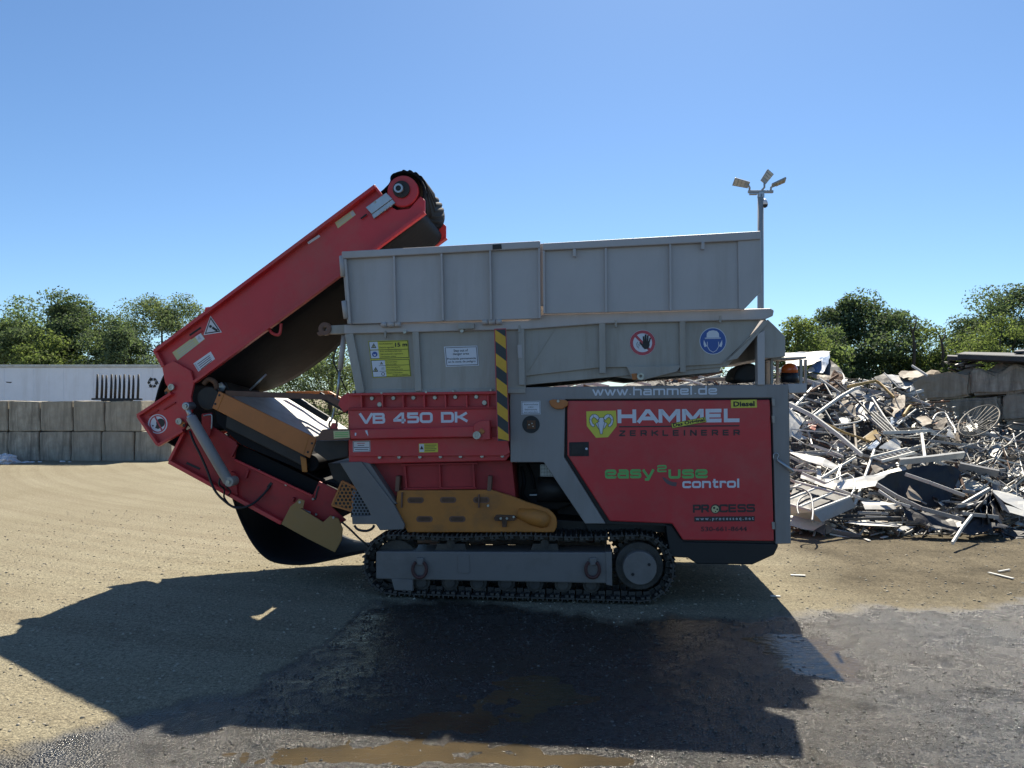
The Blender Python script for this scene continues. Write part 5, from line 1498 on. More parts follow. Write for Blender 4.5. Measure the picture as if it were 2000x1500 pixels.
for x in (820, 1158):
    plate("shackle_lug", [(x - 7, 1090), (x + 7, 1090), (x + 6, 1104), (x - 6, 1104)], -0.01, 0.03, 'grey_dark', tf)
    hose("lifting_shackle", [(x - 8, 1098), (x - 13, 1106), (x - 13, 1118), (x - 6, 1127), (x + 5, 1127), (x + 12, 1118), (x + 12, 1106), (x + 7, 1098)], 0.017, 'red_dull', tf, -0.012, n=10)
first = None
for k, (p, d) in enumerate(path):
    ang = math.atan2(d.y, d.x)
    if first is None:
        first = sm_.build("track_shoe", M['track'], tf)
        o = first
    else:
        o = link("track_shoe", first.data, tf)
    o.location = (p.x, TD0, p.y + 0.0)
    o.rotation_euler = (0, -ang, 0)
# the far track is the same again
tf2 = copy_tree(tf, root)
tf2.location = tf.location + Vector((0, 1.92, 0))
# ---------------- added plates that block sunlight leaking through the hopper's seams
plate("rail_sun_block", [(684, 580), (1058, 570), (1062, 560), (1450, 552), (1450, 612), (1062, 624), (684, 640)], 0.062, 0.075, 'grey_low')
plate("seam_sun_block", [(1050, 476), (1066, 475), (1066, 598), (1050, 598)], XD + 0.03, XD + 0.04, 'grey')
plate("floor_sun_block", [(690, 740), (1180, 715), (1410, 700), (1466, 655), (1495, 622), (1500, 632), (1420, 716), (1180, 738), (1027, 752), (700, 772)], 0.031, 2.41, 'grey_low')

# ---------------- discharge conveyor, folded back over the machine
cv = plate("upper_side_plate", [(299, 683), (731, 360), (747, 383), (757, 400), (775, 410), (800, 407), (821, 383), (830, 391), (830, 416), (741, 486), (510, 648), (376, 749), (318, 718)], 0.45, 0.475, 'red', bevel=0.006)
strip("plate_flange", (300, 686), (732, 363), 7, 0.37, 0.449, 'red', cv)
strip("plate_flange", (378, 746), (829, 414), 6, 0.38, 0.449, 'red', cv)
strip("plate_flange", (301, 684), (318, 716), 7, 0.39, 0.449, 'red', cv)
strip("plate_flange", (730, 362), (747, 384), 5, 0.40, 0.449, 'red', cv)
plate_at("far_side_plate", [(299, 683), (731, 360), (747, 383), (821, 383), (830, 391), (830, 416), (741, 486), (510, 648), (376, 749), (318, 718)], 0.45, 1.70, 1.725, 'red')
fl = MB()
A, B = Q(378, 748, .45), Q(829, 416, .45)
fl.bar(A + Vector((0, 1.30, 0)), B + Vector((0, 1.30, 0)), .03, .10, Vector((0, 1, 0))); fl.build("plate_flange", M['red'], root)
# slots, clip, lugs on the near plate
strip("tension_slot", (370, 655), (392, 640), 3.5, 0.444, 0.4495, 'black', cv, 0)
strip("tension_slot", (372, 662), (396, 646), 3.0, 0.444, 0.4495, 'red_dirty', cv, 0)
strip("white_clip", (601, 475), (624, 460), 5, 0.435, 0.449, 'decal_white', cv)
hose("carry_ring", [(525, 641), (531, 650), (541, 654), (547, 650), (549, 632)], 0.017, 'red', cv, 0.44)
plate("edge_lug", [(398, 610), (401, 600), (412, 599), (416, 604)], 0.47, 0.50, 'red', cv)
# head pulley with bearing and take-up
c = xz(788, 375, 0.47)
hpz = MB(); hpz.disc(c[0], c[1], mpx(31, .45), 0.43, 0.56, 40); head = hpz.build("head_pulley", M['red'], root, 0.012)
c2 = xz(785, 371, 0.44); mb = MB(); mb.disc(c2[0], c2[1], mpx(17, .45), 0.40, 0.429, 30); mb.build("bearing", M['dark'], head, 0.008)
mb = MB(); mb.ring(c2[0] - .02, c2[1], mpx(9, .45), mpx(5.5, .45), 0.36, 0.399, 24); mb.build("bearing_ring", M['steel'], head)
c3 = xz(780, 368, .42); mb = MB(); mb.disc(c3[0], c3[1], mpx(5.5, .45), 0.37, 0.39, 20); mb.build("shaft_end", M['black'], head)
tk = plate("take_up", [(714, 405), (754, 376), (766, 388), (726, 418)], 0.40, 0.43, 'steel', bevel=0.004)
plate("take_up_rail", [(726, 419), (766, 389), (772, 396), (730, 427)], 0.41, 0.44, 'steel', tk, 0.004)
strip("take_up_screw", (704, 427), (716, 418), 3, 0.415, 0.43, 'black', tk)
bolts("take_up_bolt", [(732, 394), (744, 414), (752, 409), (762, 402)], 2.5, 0.39, 0.40, 'bolt', tk, 8)
# belt: closed loop seen from the side, thick rubber, run round the head pulley, the lower run hangs
def ribbon(name, px_pts, dref, d0, d1, thick, m, closed=False, smooth=4, sag=None):
    P = [Vector(xz(x, y, dref)) for x, y in px_pts]
    if smooth:
        Qs = []
        n = len(P)
        for i in range(n if closed else n - 1):
            p0 = P[i - 1] if (closed or i > 0) else P[i]
            p1, p2 = P[i], P[(i + 1) % n]
            p3 = P[(i + 2) % n] if (closed or i + 2 < n) else p2
            for t in np.linspace(0, 1, smooth + 1)[:-1]:
                Qs.append(0.5 * ((2 * p1) + (p2 - p0) * t + (2 * p0 - 5 * p1 + 4 * p2 - p3) * t * t + (3 * p1 - p0 - 3 * p2 + p3) * t ** 3))
        if not closed: Qs.append(P[-1])
        P = Qs
    n = len(P)
    nd = 13
    vs, fs = [], []
    for i in range(n):
        a = P[i - 1] if (closed or i > 0) else P[i]
        b = P[(i + 1) % n] if (closed or i + 1 < n) else P[i]
        t = (b - a).normalized(); nn = Vector((-t.y, t.x))
        for s in (0, 1):
            for k in range(nd):
                u = k / (nd - 1)
                y = d0 + (d1 - d0) * u
                w = (sag(i / (n - 1), u) if sag else 0.0)
                p = P[i] + nn * (thick * s + w)
                vs.append((p.x, y, p.y))
    def I(i, s, k): return (i % n) * 2 * nd + s * nd + k
    for i in range(n if closed else n - 1):
        for k in range(nd - 1):
            fs += [(I(i, 0, k), I(i, 0, k + 1), I(i + 1, 0, k + 1), I(i + 1, 0, k)), (I(i, 1, k), I(i + 1, 1, k), I(i + 1, 1, k + 1), I(i, 1, k + 1))]
        fs += [(I(i, 0, 0), I(i + 1, 0, 0), I(i + 1, 1, 0), I(i, 1, 0)), (I(i, 0, nd - 1), I(i, 1, nd - 1), I(i + 1, 1, nd - 1), I(i + 1, 0, nd - 1))]
    mb = MB(); mb.add(vs, fs, True)
    return mb.build(name, M[m], root)
head_c = (790, 374)
arc = [(head_c[0] + 37 * math.cos(R(a)), head_c[1] - 37 * math.sin(R(a))) for a in range(130, -60, -15)]
ub = ribbon("conveyor_belt", [(330, 690), (480, 578), (640, 458), (752, 372)] + arc + [(815, 428), (741, 487), (640, 560), (560, 615), (510, 652), (450, 700), (405, 735), (378, 748)], 0.50, 0.485, 1.68, 0.016, 'rubber', smooth=5,
            sag=lambda t, u: 0.34 * u ** 0.7 * math.sin(math.pi * min(1, max(0, (t - .73) / .27))) ** 0.8 if t > .73 else 0.0)
# chevron cleats round the head of the belt
for k in range(9):
    a = R(95 - k * 17)
    r_ = mpx(40.5, .56)
    cx_, cz_ = xz(*head_c, .56)
    mb = MB()
    pts = []
    for u in np.linspace(0, 1, 9):
        aa = a - 0.55 * (1 - abs(2 * u - 1))
        pts.append((cx_ + r_ * math.cos(aa), 0.60 + .98 * u, cz_ + r_ * math.sin(aa)))
    mb.tube(pts, 0.030, 8); mb.build("belt_cleat", M['rubber'], ub)
# hub plate joining both halves
hb = plate("hinge_plate", [(316, 716), (338, 704), (372, 724), (379, 748), (373, 775), (376, 800), (368, 818), (358, 842), (306, 871), (266, 813), (334, 767), (322, 748)], 0.40, 0.44, 'red', bevel=0.008)
for a, b in (((268, 812), (307, 869)), ((267, 812), (333, 768)), ((307, 870), (356, 841))):
    strip("hinge_flange", a, b, 6, 0.34, 0.40, 'red', hb)
strip("hinge_rib", (290, 812), (308, 801), 3, 0.38, 0.40, 'red_dirty', hb)
strip("hinge_rib", (318, 800), (342, 786), 3, 0.38, 0.40, 'red_dirty', hb)
for (x, y, x2, y2) in ((333, 756, 324, 767), (348, 823, 359, 831)):
    strip("pin_keeper", (x, y), (x2, y2), 11, 0.375, 0.399, 'orange', hb)
    cc = xz(x, y, .35); mb = MB(); mb.ring(cc[0], cc[1], mpx(6.5, .4), mpx(3, .4), 0.355, 0.375, 22); mb.disc(cc[0], cc[1], mpx(2.8, .4), .36, .375, 14); mb.build("pivot_pin", M['bolt'], hb)
    cc = xz(x2, y2, .37); mb = MB(); mb.disc(cc[0], cc[1], mpx(3, .4), .37, .3745, 14); mb.build("keeper_hole", M['black'], hb)
plate_at("far_hinge_plate", [(316, 716), (338, 704), (372, 724), (379, 748), (373, 775), (376, 800), (368, 818), (358, 842), (306, 871), (266, 813), (334, 767), (322, 748)], 0.40, 1.70, 1.74, 'red')
# belt round the outside of the hinge and the dark gap behind it
ribbon("hinge_belt", [(345, 700), (318, 735), (303, 780), (298, 815), (310, 850), (340, 872), (362, 880)], 0.52, 0.52, 1.62, 0.02, 'rubber', smooth=5)
plate("hinge_core", [(375, 752), (440, 745), (470, 800), (440, 840), (368, 835), (352, 800)], 0.75, 1.55, 'dark', bevel=0.02)
# end roller with bracket, beside the hinge
cc = Q(405, 778, .44); mb = MB(); mb.disc(cc.x, cc.z, mpx(24, .45), .46, .52, 34)
rl2 = mb.build("snub_roller", M['dark'], root, 0.01)
rl2.scale = (1, 1, 1)
hose("roller_bracket", [(398, 750), (408, 741), (420, 747), (424, 760)], 0.028, 'rust', root, .43)
plate("bright_plate", [(420, 752), (432, 746), (440, 755), (436, 764), (424, 768)], .62, .64, 'steel')
plate("roller_hanger", [(393, 808), (414, 806), (415, 830), (408, 856), (394, 852)], 0.42, 0.44, 'red_dirty', bevel=.01)
hose("hanger_clip", [(398, 812), (412, 810), (414, 818), (413, 838)], 0.008, 'steel', root, .40)

# lower half of the conveyor
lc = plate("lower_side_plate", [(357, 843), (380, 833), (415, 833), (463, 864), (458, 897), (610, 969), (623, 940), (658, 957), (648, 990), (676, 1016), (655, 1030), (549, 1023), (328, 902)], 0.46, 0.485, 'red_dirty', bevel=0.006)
strip("plate_flange", (329, 902), (549, 1022), 8, 0.38, 0.459, 'red', lc)
strip("plate_flange", (330, 900), (358, 844), 6, 0.39, 0.459, 'red', lc)
strip("plate_flange", (458, 898), (610, 969), 4, 0.43, 0.459, 'red', lc)
for a, b in (((462, 868), (451, 892)), ((484, 918), (479, 934)), ((573, 972), (570, 980))): strip("plate_rib", a, b, 5, 0.42, 0.459, 'red_dirty', lc)
strip("tension_slot", (364, 904), (390, 916), 4.5, 0.452, 0.4595, 'black', lc, 0)
strip("tension_slot", (622, 950), (615, 976), 3, 0.452, 0.4595, 'black', lc, 0)
strip("cable_slot", (530, 943), (523, 953), 6, 0.452, 0.4595, 'black', lc, 0)
plate("lifting_eye", [(444, 960), (450, 920), (460, 925), (464, 968)], 0.42, 0.459, 'red_dirty', lc)
bolts("plate_bolt", [(505, 919), (558, 947), (611, 975), (617, 1005)], 2.6, 0.44, 0.459, 'bolt', lc, 9)
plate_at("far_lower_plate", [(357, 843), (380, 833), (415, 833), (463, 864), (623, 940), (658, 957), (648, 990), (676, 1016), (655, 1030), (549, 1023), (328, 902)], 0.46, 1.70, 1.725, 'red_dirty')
plate("belt_skirt", [(464, 866), (628, 944), (612, 973), (456, 899)], 0.53, 0.545, 'rubber', bevel=.003)
ribbon("lower_belt", [(350, 850), (440, 838), (480, 862), (560, 905), (640, 945), (690, 965), (720, 985)], 0.55, 0.55, 1.62, 0.016, 'rubber', smooth=4)
plate("belt_run", [(352, 868), (452, 905), (640, 990), (660, 1015), (560, 1010), (350, 890)], 0.56, 1.62, 'rubber', bevel=0.01)
# slack belt hanging almost to the ground
def slack():
    near = [(452, 970), (466, 1010), (488, 1055), (512, 1085), (540, 1100), (590, 1104), (640, 1096), (685, 1086), (735, 1076)]
    far = [(470, 940), (505, 960), (540, 980), (575, 998), (605, 1012), (630, 1025), (655, 1040), (690, 1056), (735, 1064)]
    def sm(p):
        P = [Vector((a, b)) for a, b in p]; C = []
        for i in range(len(P) - 1):
            p0, p1, p2, p3 = P[max(0, i - 1)], P[i], P[i + 1], P[min(len(P) - 1, i + 2)]
            for t in np.linspace(0, 1, 7)[:-1]: C.append(0.5 * ((2 * p1) + (p2 - p0) * t + (2 * p0 - 5 * p1 + 4 * p2 - p3) * t * t + (3 * p1 - p0 - 3 * p2 + p3) * t ** 3))
        return C + [P[-1]]
    a, b = sm(near), sm(far)
    nd = 12
    vs = []
    for p, q in zip(a, b):
        A, B = Q(p.x, p.y, 0.50), Q(q.x, q.y, 1.60)
        A.z = max(A.z, 0.03); B.z = max(B.z, 0.03)
        for k in range(nd):
            u = k / (nd - 1)
            v = A.lerp(B, u)
            v.z += 0.03 * math.sin(u * 3.1)
            vs.append(v)
    fs = [(i * nd + k, i * nd + k + 1, (i + 1) * nd + k + 1, (i + 1) * nd + k) for i in range(len(a) - 1) for k in range(nd - 1)]
    mb = MB(); mb.add(vs, fs, True); o = mb.build("slack_belt", M['rubber'], root)
    s = o.modifiers.new("t", 'SOLIDIFY'); s.thickness = 0.016
slack()
# curved tail guard in faded orange
mb = MB()
gd_top = [(568, 988), (583, 992), (631, 1021), (648, 1006), (662, 1014)]
tg = plate("tail_guard", [(549, 1024), (567, 989), (583, 977), (591, 984), (588, 993), (631, 1020), (645, 1007), (661, 1013), (669, 1033), (667, 1055), (654, 1079), (600, 1052)], 0.33, 0.35, 'tan', bevel=0.004)
bolts("guard_bolt", [(585, 981), (651, 1011)], 2.8, 0.32, 0.33, 'bolt', tg, 9)
plate("guard_bracket", [(577, 982), (584, 974), (595, 978), (592, 993), (583, 992)], 0.325, 0.33, 'tan', tg, 0.002)
strip("guard_latch", (586, 994), (606, 1002), 4, .40, .42, 'steel', tg)
hose("chain", [(668, 1020, .30), (684, 1034, .28), (700, 1050, .25), (715, 1063, .22), (722, 1074, .2)], 0.011, 'black', root)
# hydraulic fold ram
ram = MB(); ram.tube([Q(373, 815, .26), Q(446, 940, .26)], mpx(10.5, .3), 20); ram = ram.build("fold_ram", M['grey_mid'], root, 0.004)
mb = MB(); mb.tube([Q(363, 792, .26), Q(375, 818, .26)], mpx(5, .3), 14); mb.build("ram_rod", M['steel'], ram)
mb = MB(); mb.tube([Q(371, 811, .26), Q(377, 821, .26)], mpx(7.5, .3), 16); mb.build("ram_gland", M['steel'], ram)
for x, y, r, m in ((363, 793, 8, 'steel'), (447, 941, 10, 'grey_low')):
    cc = xz(x, y, .22); mb = MB(); mb.disc(cc[0], cc[1], mpx(r, .25), .21, .36, 24); e_ = mb.build("ram_eye", M[m], ram, 0.008)
    mb = MB(); mb.disc(cc[0], cc[1], mpx(4, .25), .19, .21, 16); mb.build("eye_pin", M['bolt'], e_)
hose("ram_hose", [(371, 842, .36), (378, 862, .33), (392, 890, .33), (405, 920, .33), (418, 955, .32), (438, 978, .3), (462, 992, .3), (490, 986, .32), (512, 968, .4), (528, 949, .45)], 0.013, 'black', root)
hose("ram_hose", [(430, 934, .24), (428, 946, .24), (438, 956, .3), (438, 972, .34), (452, 988, .34), (470, 990, .36)], 0.010, 'black', root)
hose("ram_hose", [(441, 950, .25), (450, 960, .3), (446, 968, .33)], 0.009, 'black', root)

# ---------------- overband magnet above the lower belt
mg = plate("magnet_guard", [(427, 764), (618, 856), (605, 895), (414, 797)], 0.28, 0.31, 'orange', bevel=0.006)
for a, b in (((437, 769), (424, 801)), ((604, 850), (592, 888))): strip("guard_fold", a, b, 1.6, 0.276, 0.2795, 'orange_dirty', mg, 0)
bolts("guard_hole", [(428, 772), (420, 789), (609, 866), (601, 883)], 2.4, 0.274, 0.2795, 'black', mg, 10)
plate("magnet_belt", [(421, 802), (604, 896), (600, 922), (614, 930), (598, 922), (470, 868), (424, 826)], 0.40, 1.7, 'rubber', bevel=.02)
plate("magnet_body", [(445, 792), (590, 862), (600, 905), (600, 915), (440, 835)], 0.36, 1.75, 'dark', bevel=0.01)
cc = Q(605, 905, .4); mb = MB(); mb.disc(cc.x, cc.z, mpx(17, .4), .42, 1.7, 28); mb.build("magnet_drum", M['rubber'], root, .01)
plate("drum_bracket", [(586, 890), (598, 896), (600, 922), (590, 922)], 0.34, 0.36, 'orange_dirty')
strip("top_bar", (440, 768), (650, 776), 11, 0.52, 0.58, 'brown')
mb = MB(); mb.bar(Q(640, 775, .55), Q(676, 795, .5), .06, .06); mb.build("top_bar", M['brown'], root, .006)
mb = MB(); mb.bar(Q(560, 770, 1.75), Q(642, 769, 1.75), .06, .07); mb.bar(Q(642, 769, 1.75), Q(680, 790, 1.75), .06, .07); mb.build("far_top_bar", M['orange'], root, .006)
# white apron plate over the magnet, its near half in the shade of the folded conveyor
mb = MB()
q_ = [Q(440, 772, .60), Q(611, 853, .60), Q(680, 838, 2.1), Q(580, 772, 2.3)]
mb.hull8(q_, [v - Vector((0, 0, .012)) for v in q_]); mb.build("apron_plate", M['alu_white'], root)
for a, b in (((565, 782), (640, 828)), ((624, 781), (682, 813))):
    mb = MB(); mb.bar(Q(*a, 1.2) + Vector((0, 0, .06)), Q(*b, 1.2) + Vector((0, 0, .06)), .05, .07); mb.build("apron_rail", M['black'], root)
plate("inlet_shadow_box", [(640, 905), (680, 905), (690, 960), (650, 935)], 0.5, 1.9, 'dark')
# shackle and chain beside the crusher
hose("hoist_chain", [(653, 798, .05), (650, 812, .05), (646, 824, .05)], 0.010, 'steel', root)
hose("hoist_shackle", [(645, 822), (643, 832), (651, 838), (658, 832), (657, 822)], 0.011, 'brown', root, .04)
plate("shackle_lug", [(643, 838), (648, 826), (656, 826), (660, 840)], .03, .05, 'red')
plate("corner_bracket", [(660, 790), (666, 775), (680, 766), (681, 800), (672, 806)], .04, .07, 'red')
# swing arm and its strut in front of the hopper's end
sw = plate("swing_arm", [(640, 636), (676, 634), (676, 652), (640, 652), (634, 648)], 0.04, 0.12, 'grey_low')
cc = xz(634, 642, .02); mb = MB(); mb.ring(cc[0], cc[1], mpx(13), mpx(4.5), .02, .08, 24); mb.build("arm_eye", M['brown'], sw)
plate("arm_hook", [(618, 650), (628, 645), (638, 652), (630, 654), (622, 656)], .03, .07, 'brown', sw)
hose("gas_strut", [(672, 655), (668, 690), (664, 722)], 0.028, 'grey', root, .12, smooth=False, n=12)
hose("strut_rod", [(664, 722), (661, 752), (658, 778)], 0.014, 'steel', root, .12, smooth=False)
hose("strut_hose", [(657, 680, .2), (652, 705, .2), (664, 735, .2), (676, 762, .2)], 0.008, 'black', root)
hose("release_rod", [(488, 762, .7), (520, 731, .7)], 0.012, 'steel', root, smooth=False)
# ------------------------------------------------------------------ lettering and signs on the shredder
# wide square letters drawn as strokes: x 0..w, y 0..1 (1 = cap height)
B_ = 0.16
def rr(x0, y0, x1, y1, r=0.16, seg=4):
    P = []
    for cx, cy, a0 in ((x1 - r, y1 - r, 0), (x0 + r, y1 - r, 90), (x0 + r, y0 + r, 180), (x1 - r, y0 + r, 270)):
        for k in range(seg + 1):
            a = R(a0 + 90 * k / seg)
            P.append((cx + r * math.cos(a), cy + r * math.sin(a)))
    return P + [P[0]]
def arcp(pts, r=0.16, seg=4):
    """polyline with rounded inner corners"""
    out = [pts[0]]
    for i in range(1, len(pts) - 1):
        a, b, c = Vector(pts[i - 1]), Vector(pts[i]), Vector(pts[i + 1])
        u, v = (a - b), (c - b)
        q = min(r, u.length * .49, v.length * .49)
        p0, p1 = b + u.normalized() * q, b + v.normalized() * q
        for k in range(seg + 1):
            t = k / seg
            out.append(tuple((1 - t) ** 2 * p0 + 2 * t * (1 - t) * b + t * t * p1))
    return out + [pts[-1]]
X_ = 0.72  # lower-case x-height
GLY = {
 'H': (1.15, [[(0, 0), (0, 1)], [(1.0, 0), (1.0, 1)], [(0, .5), (1, .5)]]),
 'A': (1.25, [[(0, 0), (.5, 1), (.66, 1), (1.16, 0)], [(.22, .27), (.95, .27)]]),
 'M': (1.4, [[(0, 0), (0, 1), (.1, 1), (.6, .12), (1.1, 1), (1.2, 1), (1.2, 0)]]),
 'E': (1.05, [[(.9, 1), (0, 1), (0, 0), (.9, 0)], [(0, .5), (.85, .5)]]),
 'L': (.98, [[(0, 1), (0, 0), (.88, 0)]]),
 'V': (1.12, [[(0, 1), (.5, 0), (.58, 0), (1.06, 1)]]),
 'B': (1.1, [[(0, 0), (0, 1)], arcp([(0, 1), (.9, 1), (.9, .52), (0, .52)]), arcp([(0, .52), (.95, .52), (.95, 0), (0, 0)])]),
 'D': (1.15, [arcp([(0, 0), (.5, 0), (1, 0), (1, 1), (.5, 1), (0, 1)], .26), [(0, 0), (0, 1)]]),
 'K': (1.1, [[(0, 0), (0, 1)], [(1.0, 1), (.35, .52), (1.05, 0)], [(0, .52), (.4, .52)]]),
 'Z': (1.05, [[(0, 1), (.9, 1), (.9, .93), (0, .07), (0, 0), (.92, 0)]]),
 'R': (1.1, [[(0, 0), (0, 1)], arcp([(0, 1), (.9, 1), (.9, .45), (0, .45)]), [(.5, .45), (.95, 0)]]),
 'I': (.3, [[(.05, 0), (.05, 1)]]),
 'N': (1.1, [[(0, 0), (0, 1), (.08, 1), (.87, 0), (.95, 0), (.95, 1)]]),
 'P': (1.05, [[(0, 0), (0, 1)], arcp([(0, 1), (.92, 1), (.92, .42), (0, .42)])]),
 'C': (1.05, [arcp([(.92, .75), (.92, 1), (0, 1), (0, 0), (.92, 0), (.92, .25)], .2)]),
 'S': (1.05, [arcp([(.9, .78), (.9, 1), (0, 1), (0, .52), (.92, .52), (.92, 0), (0, 0), (0, .22)], .18)]),
 'O': (1.15, [rr(0, 0, 1, 1, .26)]),
 '4': (1.1, [[(.78, 0), (.78, 1), (.62, 1), (0, .28), (0, .22), (1.0, .22)]]),
 '5': (1.08, [[(.92, 1), (.06, 1), (.02, .58)], arcp([(0, .58), (.95, .58), (.95, 0), (0, 0)], .18)]),
 '0': (1.15, [rr(0, 0, 1, 1, .24)]),
 '2': (1.05, [arcp([(0, .75), (0, 1), (.92, 1), (.92, .52), (0, .52), (0, 0), (.95, 0)], .16)]),
 'w': (1.25, [[(0, X_), (.27, 0), (.33, 0), (.53, .66), (.59, .66), (.79, 0), (.85, 0), (1.12, X_)]]),
 '.': (.32, [[(.06, -.02), (.06, .12)]]),
 'h': (1.0, [[(0, 0), (0, 1.02)], arcp([(0, X_), (.82, X_), (.82, 0)])]),
 'a': (1.0, [arcp([(.05, X_), (.82, X_), (.82, 0)]), arcp([(.82, .40), (0, .40), (0, 0), (.82, 0)], .12)]),
 'm': (1.4, [[(0, 0), (0, X_)], arcp([(0, X_), (1.22, X_), (1.22, 0)]), [(.61, 0), (.61, X_)]]),
 'e': (1.0, [arcp([(0, .36), (.84, .36), (.84, X_), (0, X_), (0, 0), (.84, 0), (.84, .14)], .17)]),
 'l': (.28, [[(.03, 0), (.03, 1.02)]]),
 'd': (1.02, [[(.84, 0), (.84, 1.02)], arcp([(.84, X_), (0, X_), (0, 0), (.84, 0)], .18)]),
 's': (.98, [arcp([(.80, .55), (.80, X_), (0, X_), (0, .37), (.82, .37), (.82, 0), (0, 0), (0, .17)], .13)]),
 'y': (1.0, [[(0, X_), (.42, 0)], [(.88, X_), (.42, -.26), (.15, -.26)]]),
 'u': (1.0, [arcp([(0, X_), (0, 0), (.82, 0), (.82, X_)])]),
 'c': (.96, [arcp([(.80, .50), (.80, X_), (0, X_), (0, 0), (.80, 0), (.80, .2)], .17)]),
 'o': (1.0, [rr(0, 0, .84, X_, .18)]),
 'n': (1.0, [[(0, 0), (0, X_)], arcp([(0, X_), (.82, X_), (.82, 0)])]),
 't': (.72, [arcp([(.18, 1.0), (.18, 0), (.6, 0)]), [(0, X_), (.58, X_)]]),
 'r': (.68, [[(0, 0), (0, X_)], arcp([(0, X_), (.56, X_), (.56, .52)], .1)]),
 'i': (.28, [[(.03, 0), (.03, X_)], [(.03, .88), (.03, 1.02)]]),
 'g': (1.02, [[(.84, X_), (.84, -.25), (.05, -.25)], arcp([(.84, X_), (0, X_), (0, 0), (.84, 0)], .18)]),
 ' ': (.55, []),
}
def lettering(name, text, bl, br, cap, d, m, parent, wgt=.2, gap=.12, th=0.0015, capr=None):
    """text between photo points bl and br on the baseline; cap = cap height in photo pixels"""
    capr = cap if capr is None else capr
    tot = 0
    for ch in text: tot += GLY[ch][0] + gap + wgt * .5
    tot -= gap + (wgt * .5)
    ww = wgt / 2
    scale = math.hypot(br[0] - bl[0], br[1] - bl[1]) / tot
    ex = Vector((br[0] - bl[0], br[1] - bl[1])).normalized(); ey = Vector((ex.y, -ex.x))
    mb = MB()
    x = 0.0
    lay = 0
    for ch in text:
        w_, strokes = GLY[ch]
        for st in strokes:
            lay += 1
            dd = d - 0.0002 * (lay % 5)
            pts = [(p[0] + x + ww * .5, ww + p[1] * (1 - wgt)) for p in st]
            closed = st[0] == st[-1] and len(st) > 3
            P = [Vector(p) for p in (pts[:-1] if closed else pts)]
            n = len(P)
            # stroke with mitred sides, in letter units (x scaled by the real aspect)
            asp = scale / cap
            P2 = [Vector((p.x * asp, p.y)) for p in P]
            Ls, Rs = [], []
            for i in range(n):
                a = P2[i - 1] if (closed or i > 0) else None
                b = P2[(i + 1) % n] if (closed or i < n - 1) else None
                t1 = (P2[i] - a).normalized() if a is not None else None
                t2 = (b - P2[i]).normalized() if b is not None else None
                t = ((t1 or t2) + (t2 or t1))
                t = t.normalized() if t.length > 1e-6 else t2
                nn = Vector((-t.y, t.x))
                k = 1.0
                if t1 is not None and t2 is not None:
                    k = 1 / max(.5, nn.dot(Vector((-t1.y, t1.x))))
                ext = Vector((0, 0))
                Ls.append(P2[i] + nn * ww * k); Rs.append(P2[i] - nn * ww * k)
            if not closed:
                # square ends reach the box edge
                for s, (i, j) in ((-1, (0, 1)), (1, (n - 1, n - 2))):
                    t = (P2[i] - P2[j]).normalized()
                    horizontal = abs(t.x) > abs(t.y)
                    e = ww * (1.0 if not horizontal else .35)
                    if st[i][1] not in (0, 1, X_, 1.02, -.26) and not horizontal: e = 0
                    if ch in 'yRK' and abs(t.x) > .2 and not horizontal: e = ww * .8
                    Ls[i] += t * e; Rs[i] += t * e
            vs = []
            for q in Ls + Rs:
                px_ = Vector(bl) + ex * (q.x * cap) + ey * (q.y * (cap + (capr - cap) * (q.x * cap / max(1e-6, tot * scale))))
                v = Q(px_.x, px_.y, dd)
                vs.append(v)
            m_ = len(Ls)
            fs = []
            for i in range(m_ if closed else m_ - 1):
                j = (i + 1) % m_
                fs.append((i, j, m_ + j, m_ + i))
            n0 = len(mb.v)
            mb.add(vs + [v + Vector((0, th, 0)) for v in vs], fs + [(f[3] + 2 * m_, f[2] + 2 * m_, f[1] + 2 * m_, f[0] + 2 * m_) for f in fs])
        x += w_ + gap + wgt * .5
    o = mb.build(name, M[m], parent, fix=True)
    return o
def smalltext(name, text, a, b, h, d, m, parent, bold=0.0, sx=None):
    """ordinary small print with the built-in font, fitted between photo points a and b (baseline)"""
    cu = bpy.data.curves.new(name, 'FONT')
    cu.body = text
    cu.size = 1.0
    cu.offset = bold
    cu.resolution_u = 2
    o = bpy.data.objects.new(name, cu)
    COL.objects.link(o)
    dg = bpy.context.evaluated_depsgraph_get()
    me = bpy.data.meshes.new_from_object(o.evaluated_get(dg))
    bpy.data.objects.remove(o)
    bpy.data.curves.remove(cu)
    n = len(me.vertices)
    co = np.empty(n * 3); me.vertices.foreach_get("co", co); co = co.reshape(-1, 3)
    w = co[:, 0].max(); x0 = co[:, 0].min()
    ex = Vector((b[0] - a[0], b[1] - a[1])); L_ = ex.length; ex.normalize(); ey = Vector((ex.y, -ex.x))
    out = []
    for x, y, z in co:
        p = Vector(a) + ex * ((x - x0) / (w - x0) * L_) + ey * (y / 0.73 * h)
        out.append(Q(p.x, p.y, d))
    me.vertices.foreach_set("co", np.array([tuple(v) for v in out]).ravel())
    me.materials.clear(); me.materials.append(M[m]); me.update()
    return link(name, me, parent)
def quad(name, pts, d, m, parent, th=0.001):
    mb = MB(); mb.prism([xz(x, y, d) for x, y in pts], d, d + th)
    return mb.build(name, M[m], parent)
def disc2(name, x, y, r, d, m, parent, n=32, sx=1.0):
    return quad(name, [(x + r * sx * math.cos(2 * math.pi * k / n), y + r * math.sin(2 * math.pi * k / n)) for k in range(n)], d, m, parent)
